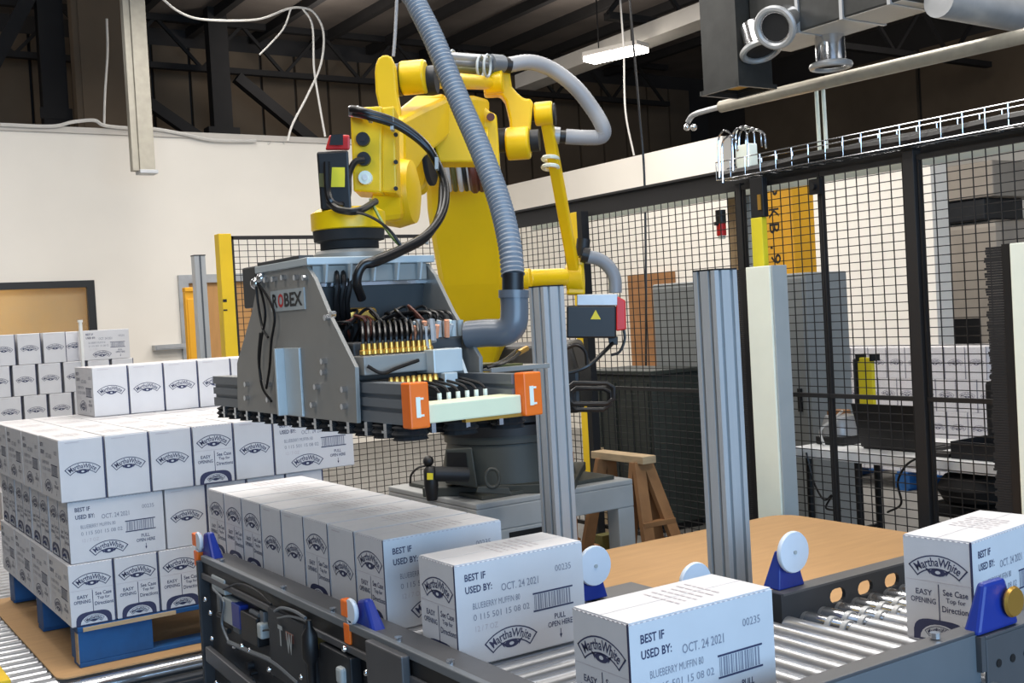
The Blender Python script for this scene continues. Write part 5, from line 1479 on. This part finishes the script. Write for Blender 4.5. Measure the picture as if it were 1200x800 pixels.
for dx, dy, r_ in ((0, 0, .013), (3, 5, .011)):
    rpart(MB().tube(spline([at(412 + dx, 128 + dy, F=3.40), at(430 + dx, 132 + dy, F=3.38), at(465 + dx, 144 + dy, F=3.42), at(497 + dx, 168 + dy, F=3.45), at(514 + dx, 195 + dy, F=3.45), at(522 - dx * 1.4, 222, F=3.42), at(518 - dx, 250, F=3.36), at(500, 275 + dy * .6, F=3.28), at(470, 292 + dy * .6, F=3.2), at(440, 305 + dy * .6, F=3.1), at(424, 312, F=3.08), at(418, 330, F=3.08), at(424, 350, F=3.12)], 7), r_, 10), 'dress_cable', 'cable_black', sm=True)
for px, py in ((434, 134), (460, 144), (512, 190), (500, 277)):
    c = at(px, py + 2, F=3.42)
    rpart(MB().obox(c, RT * .005, UP * .018, FW * .018), 'tie_wrap', 'panel_grey')
rpart(MB().hexa([at(408, 136, F=3.44), at(426, 140, F=3.44), at(426, 140, F=3.47), at(408, 136, F=3.47), at(408, 124, F=3.44), at(420, 124, F=3.44), at(420, 124, F=3.47), at(408, 124, F=3.47)]), 'cable_clamp', 'chrome', .003)
# hose package on top of the arm
for dy, r_, m_ in ((66, .020, 'galv_pale'), (73, .018, 'frame_mid'), (80, .016, 'cable_olive')):
    rpart(MB().cyl(at(522, dy, F=4.75), at(580, dy + 4, F=5.2), r_, 12), 'conduit', m_, sm=True)
rpart(MB().cyl(at(574, 74, F=5.15), at(588, 75, F=5.2), .042, 16), 'conduit_collar', 'frame_mid', sm=True)
rpart(MB().cyl(at(586, 75, F=5.2), at(598, 77, F=5.22), .036, 16), 'conduit_coupler', 'black', sm=True)
for px, py in ((527, 68), (560, 74), (568, 73)):
    rg = [at(px + 4 * math.cos(a) + 3, py + 4 + 13 * math.sin(a), F=4.98 + .06 * math.cos(a)) for a in [i * math.pi / 8 for i in range(16)]]
    rpart(MB().tube(rg, .006, 6, closed=True), 'hose_clamp', 'panel_grey', sm=True)
P = spline([at(596, 76, F=5.22), at(622, 73, F=5.25), at(648, 82, F=5.3), at(675, 103, F=5.32), at(696, 130, F=5.35), at(706, 148, F=5.35), at(707, 157, F=5.36), at(700, 161, F=5.37), at(680, 161, F=5.38), at(663, 160, F=5.38)], 12)
rpart(MB().tube(P, [(.037 if i % 2 else .0355) for i in range(len(P))], 16), 'arm_hose', 'hose_light', sm=True)
rpart(MB().cyl(at(668, 160, F=5.38), at(656, 160, F=5.38), .030, 14), 'hose_end', 'black', sm=True)
rpart(MB().cyl(at(656, 159, F=5.38), at(645, 158, F=5.38), .040, 14), 'hose_socket', 'galv_pale', sm=True)
# shoulder motor at the right
m0 = rpart(MB().hexa([at(664, 396, F=5.55), at(722, 396, F=5.55), at(722, 396, F=5.75), at(664, 396, F=5.8), at(664, 358, F=5.55), at(722, 358, F=5.55), at(722, 358, F=5.75), at(664, 358, F=5.8)]), 'shoulder_motor', 'black', .008)
rpart(MB().hexa([at(676, 358, F=5.55), at(724, 358, F=5.55), at(724, 358, F=5.75), at(676, 358, F=5.8), at(676, 345, F=5.55), at(724, 344, F=5.55), at(724, 344, F=5.75), at(676, 345, F=5.8)]), 'motor_top', 'galv_pale', .004, parent=m0)
rpart(MB().hexa([at(722, 388, F=5.55), at(734, 386, F=5.55), at(734, 386, F=5.72), at(722, 388, F=5.72), at(722, 346, F=5.55), at(733, 352, F=5.55), at(733, 352, F=5.72), at(722, 346, F=5.72)]), 'motor_cap', 'red', .006, parent=m0)
rpart(MB().prism([at(p[0], p[1], F=5.545) for p in ((692, 374), (704, 374), (698, 363))], FW * .002), 'warning_triangle', 'label_yellow', parent=m0)
rpart(MB().hexa([at(714, 404, F=5.6), at(724, 404, F=5.6), at(724, 404, F=5.7), at(714, 404, F=5.7), at(712, 394, F=5.6), at(724, 394, F=5.6), at(724, 394, F=5.7), at(712, 394, F=5.7)]), 'motor_plug', 'black', .004, parent=m0)
P = spline([at(687, 301, F=5.7), at(700, 303, F=5.7), at(712, 311, F=5.7), at(720, 325, F=5.7), at(721, 343, F=5.7)], 8)
rpart(MB().tube(P, .034, 14), 'motor_hose', 'hose_grey', sm=True)
rpart(MB().cyl(at(690, 300, F=5.7), at(682, 298, F=5.7), .04, 14), 'hose_end', 'black', sm=True)
rpart(MB().cyl(at(684, 280, F=5.72), at(682, 300, F=5.72), .035, 12), 'cable_bundle', 'machine_dark', sm=True)
rpart(MB().tube(spline([at(718, 402, F=5.6), at(708, 412, F=5.55), at(690, 428, F=5.5), at(668, 436, F=5.5), at(655, 434, F=5.5)], 6), .010, 8), 'motor_cable', 'cable_black', sm=True)
rpart(MB().tube(spline([at(664, 408, F=5.5), at(676, 404, F=5.5), at(686, 412, F=5.5), at(688, 428, F=5.5)], 6), .009, 8), 'motor_cable', 'cable_black', sm=True)
rpart(MB().tube(spline([at(731, 386, F=5.6), at(732, 398, F=5.6), at(726, 412, F=5.6), at(716, 416, F=5.6)], 6), .007, 8), 'motor_cable', 'cable_black', sm=True)
# looped cable bracket in front of the yellow fence post
for k, (y0_, y1_) in enumerate(((449, 473), (455, 480))):
    x0_, x1_ = 666 + 3 * k, 719 - 4 * k
    pts = [(x0_ + 6, y0_), (x1_ - 8, y0_), (x1_, y0_ + 5), (x1_, y1_ - 6), (x1_ - 8, y1_), (x0_ + 6, y1_), (x0_, y1_ - 6), (x0_, y0_ + 5)]
    rpart(MB().tube([at(p[0], p[1], F=5.55 + .06 * k) for p in pts], .012, 8, closed=True), 'cable_loop', 'black', sm=True)
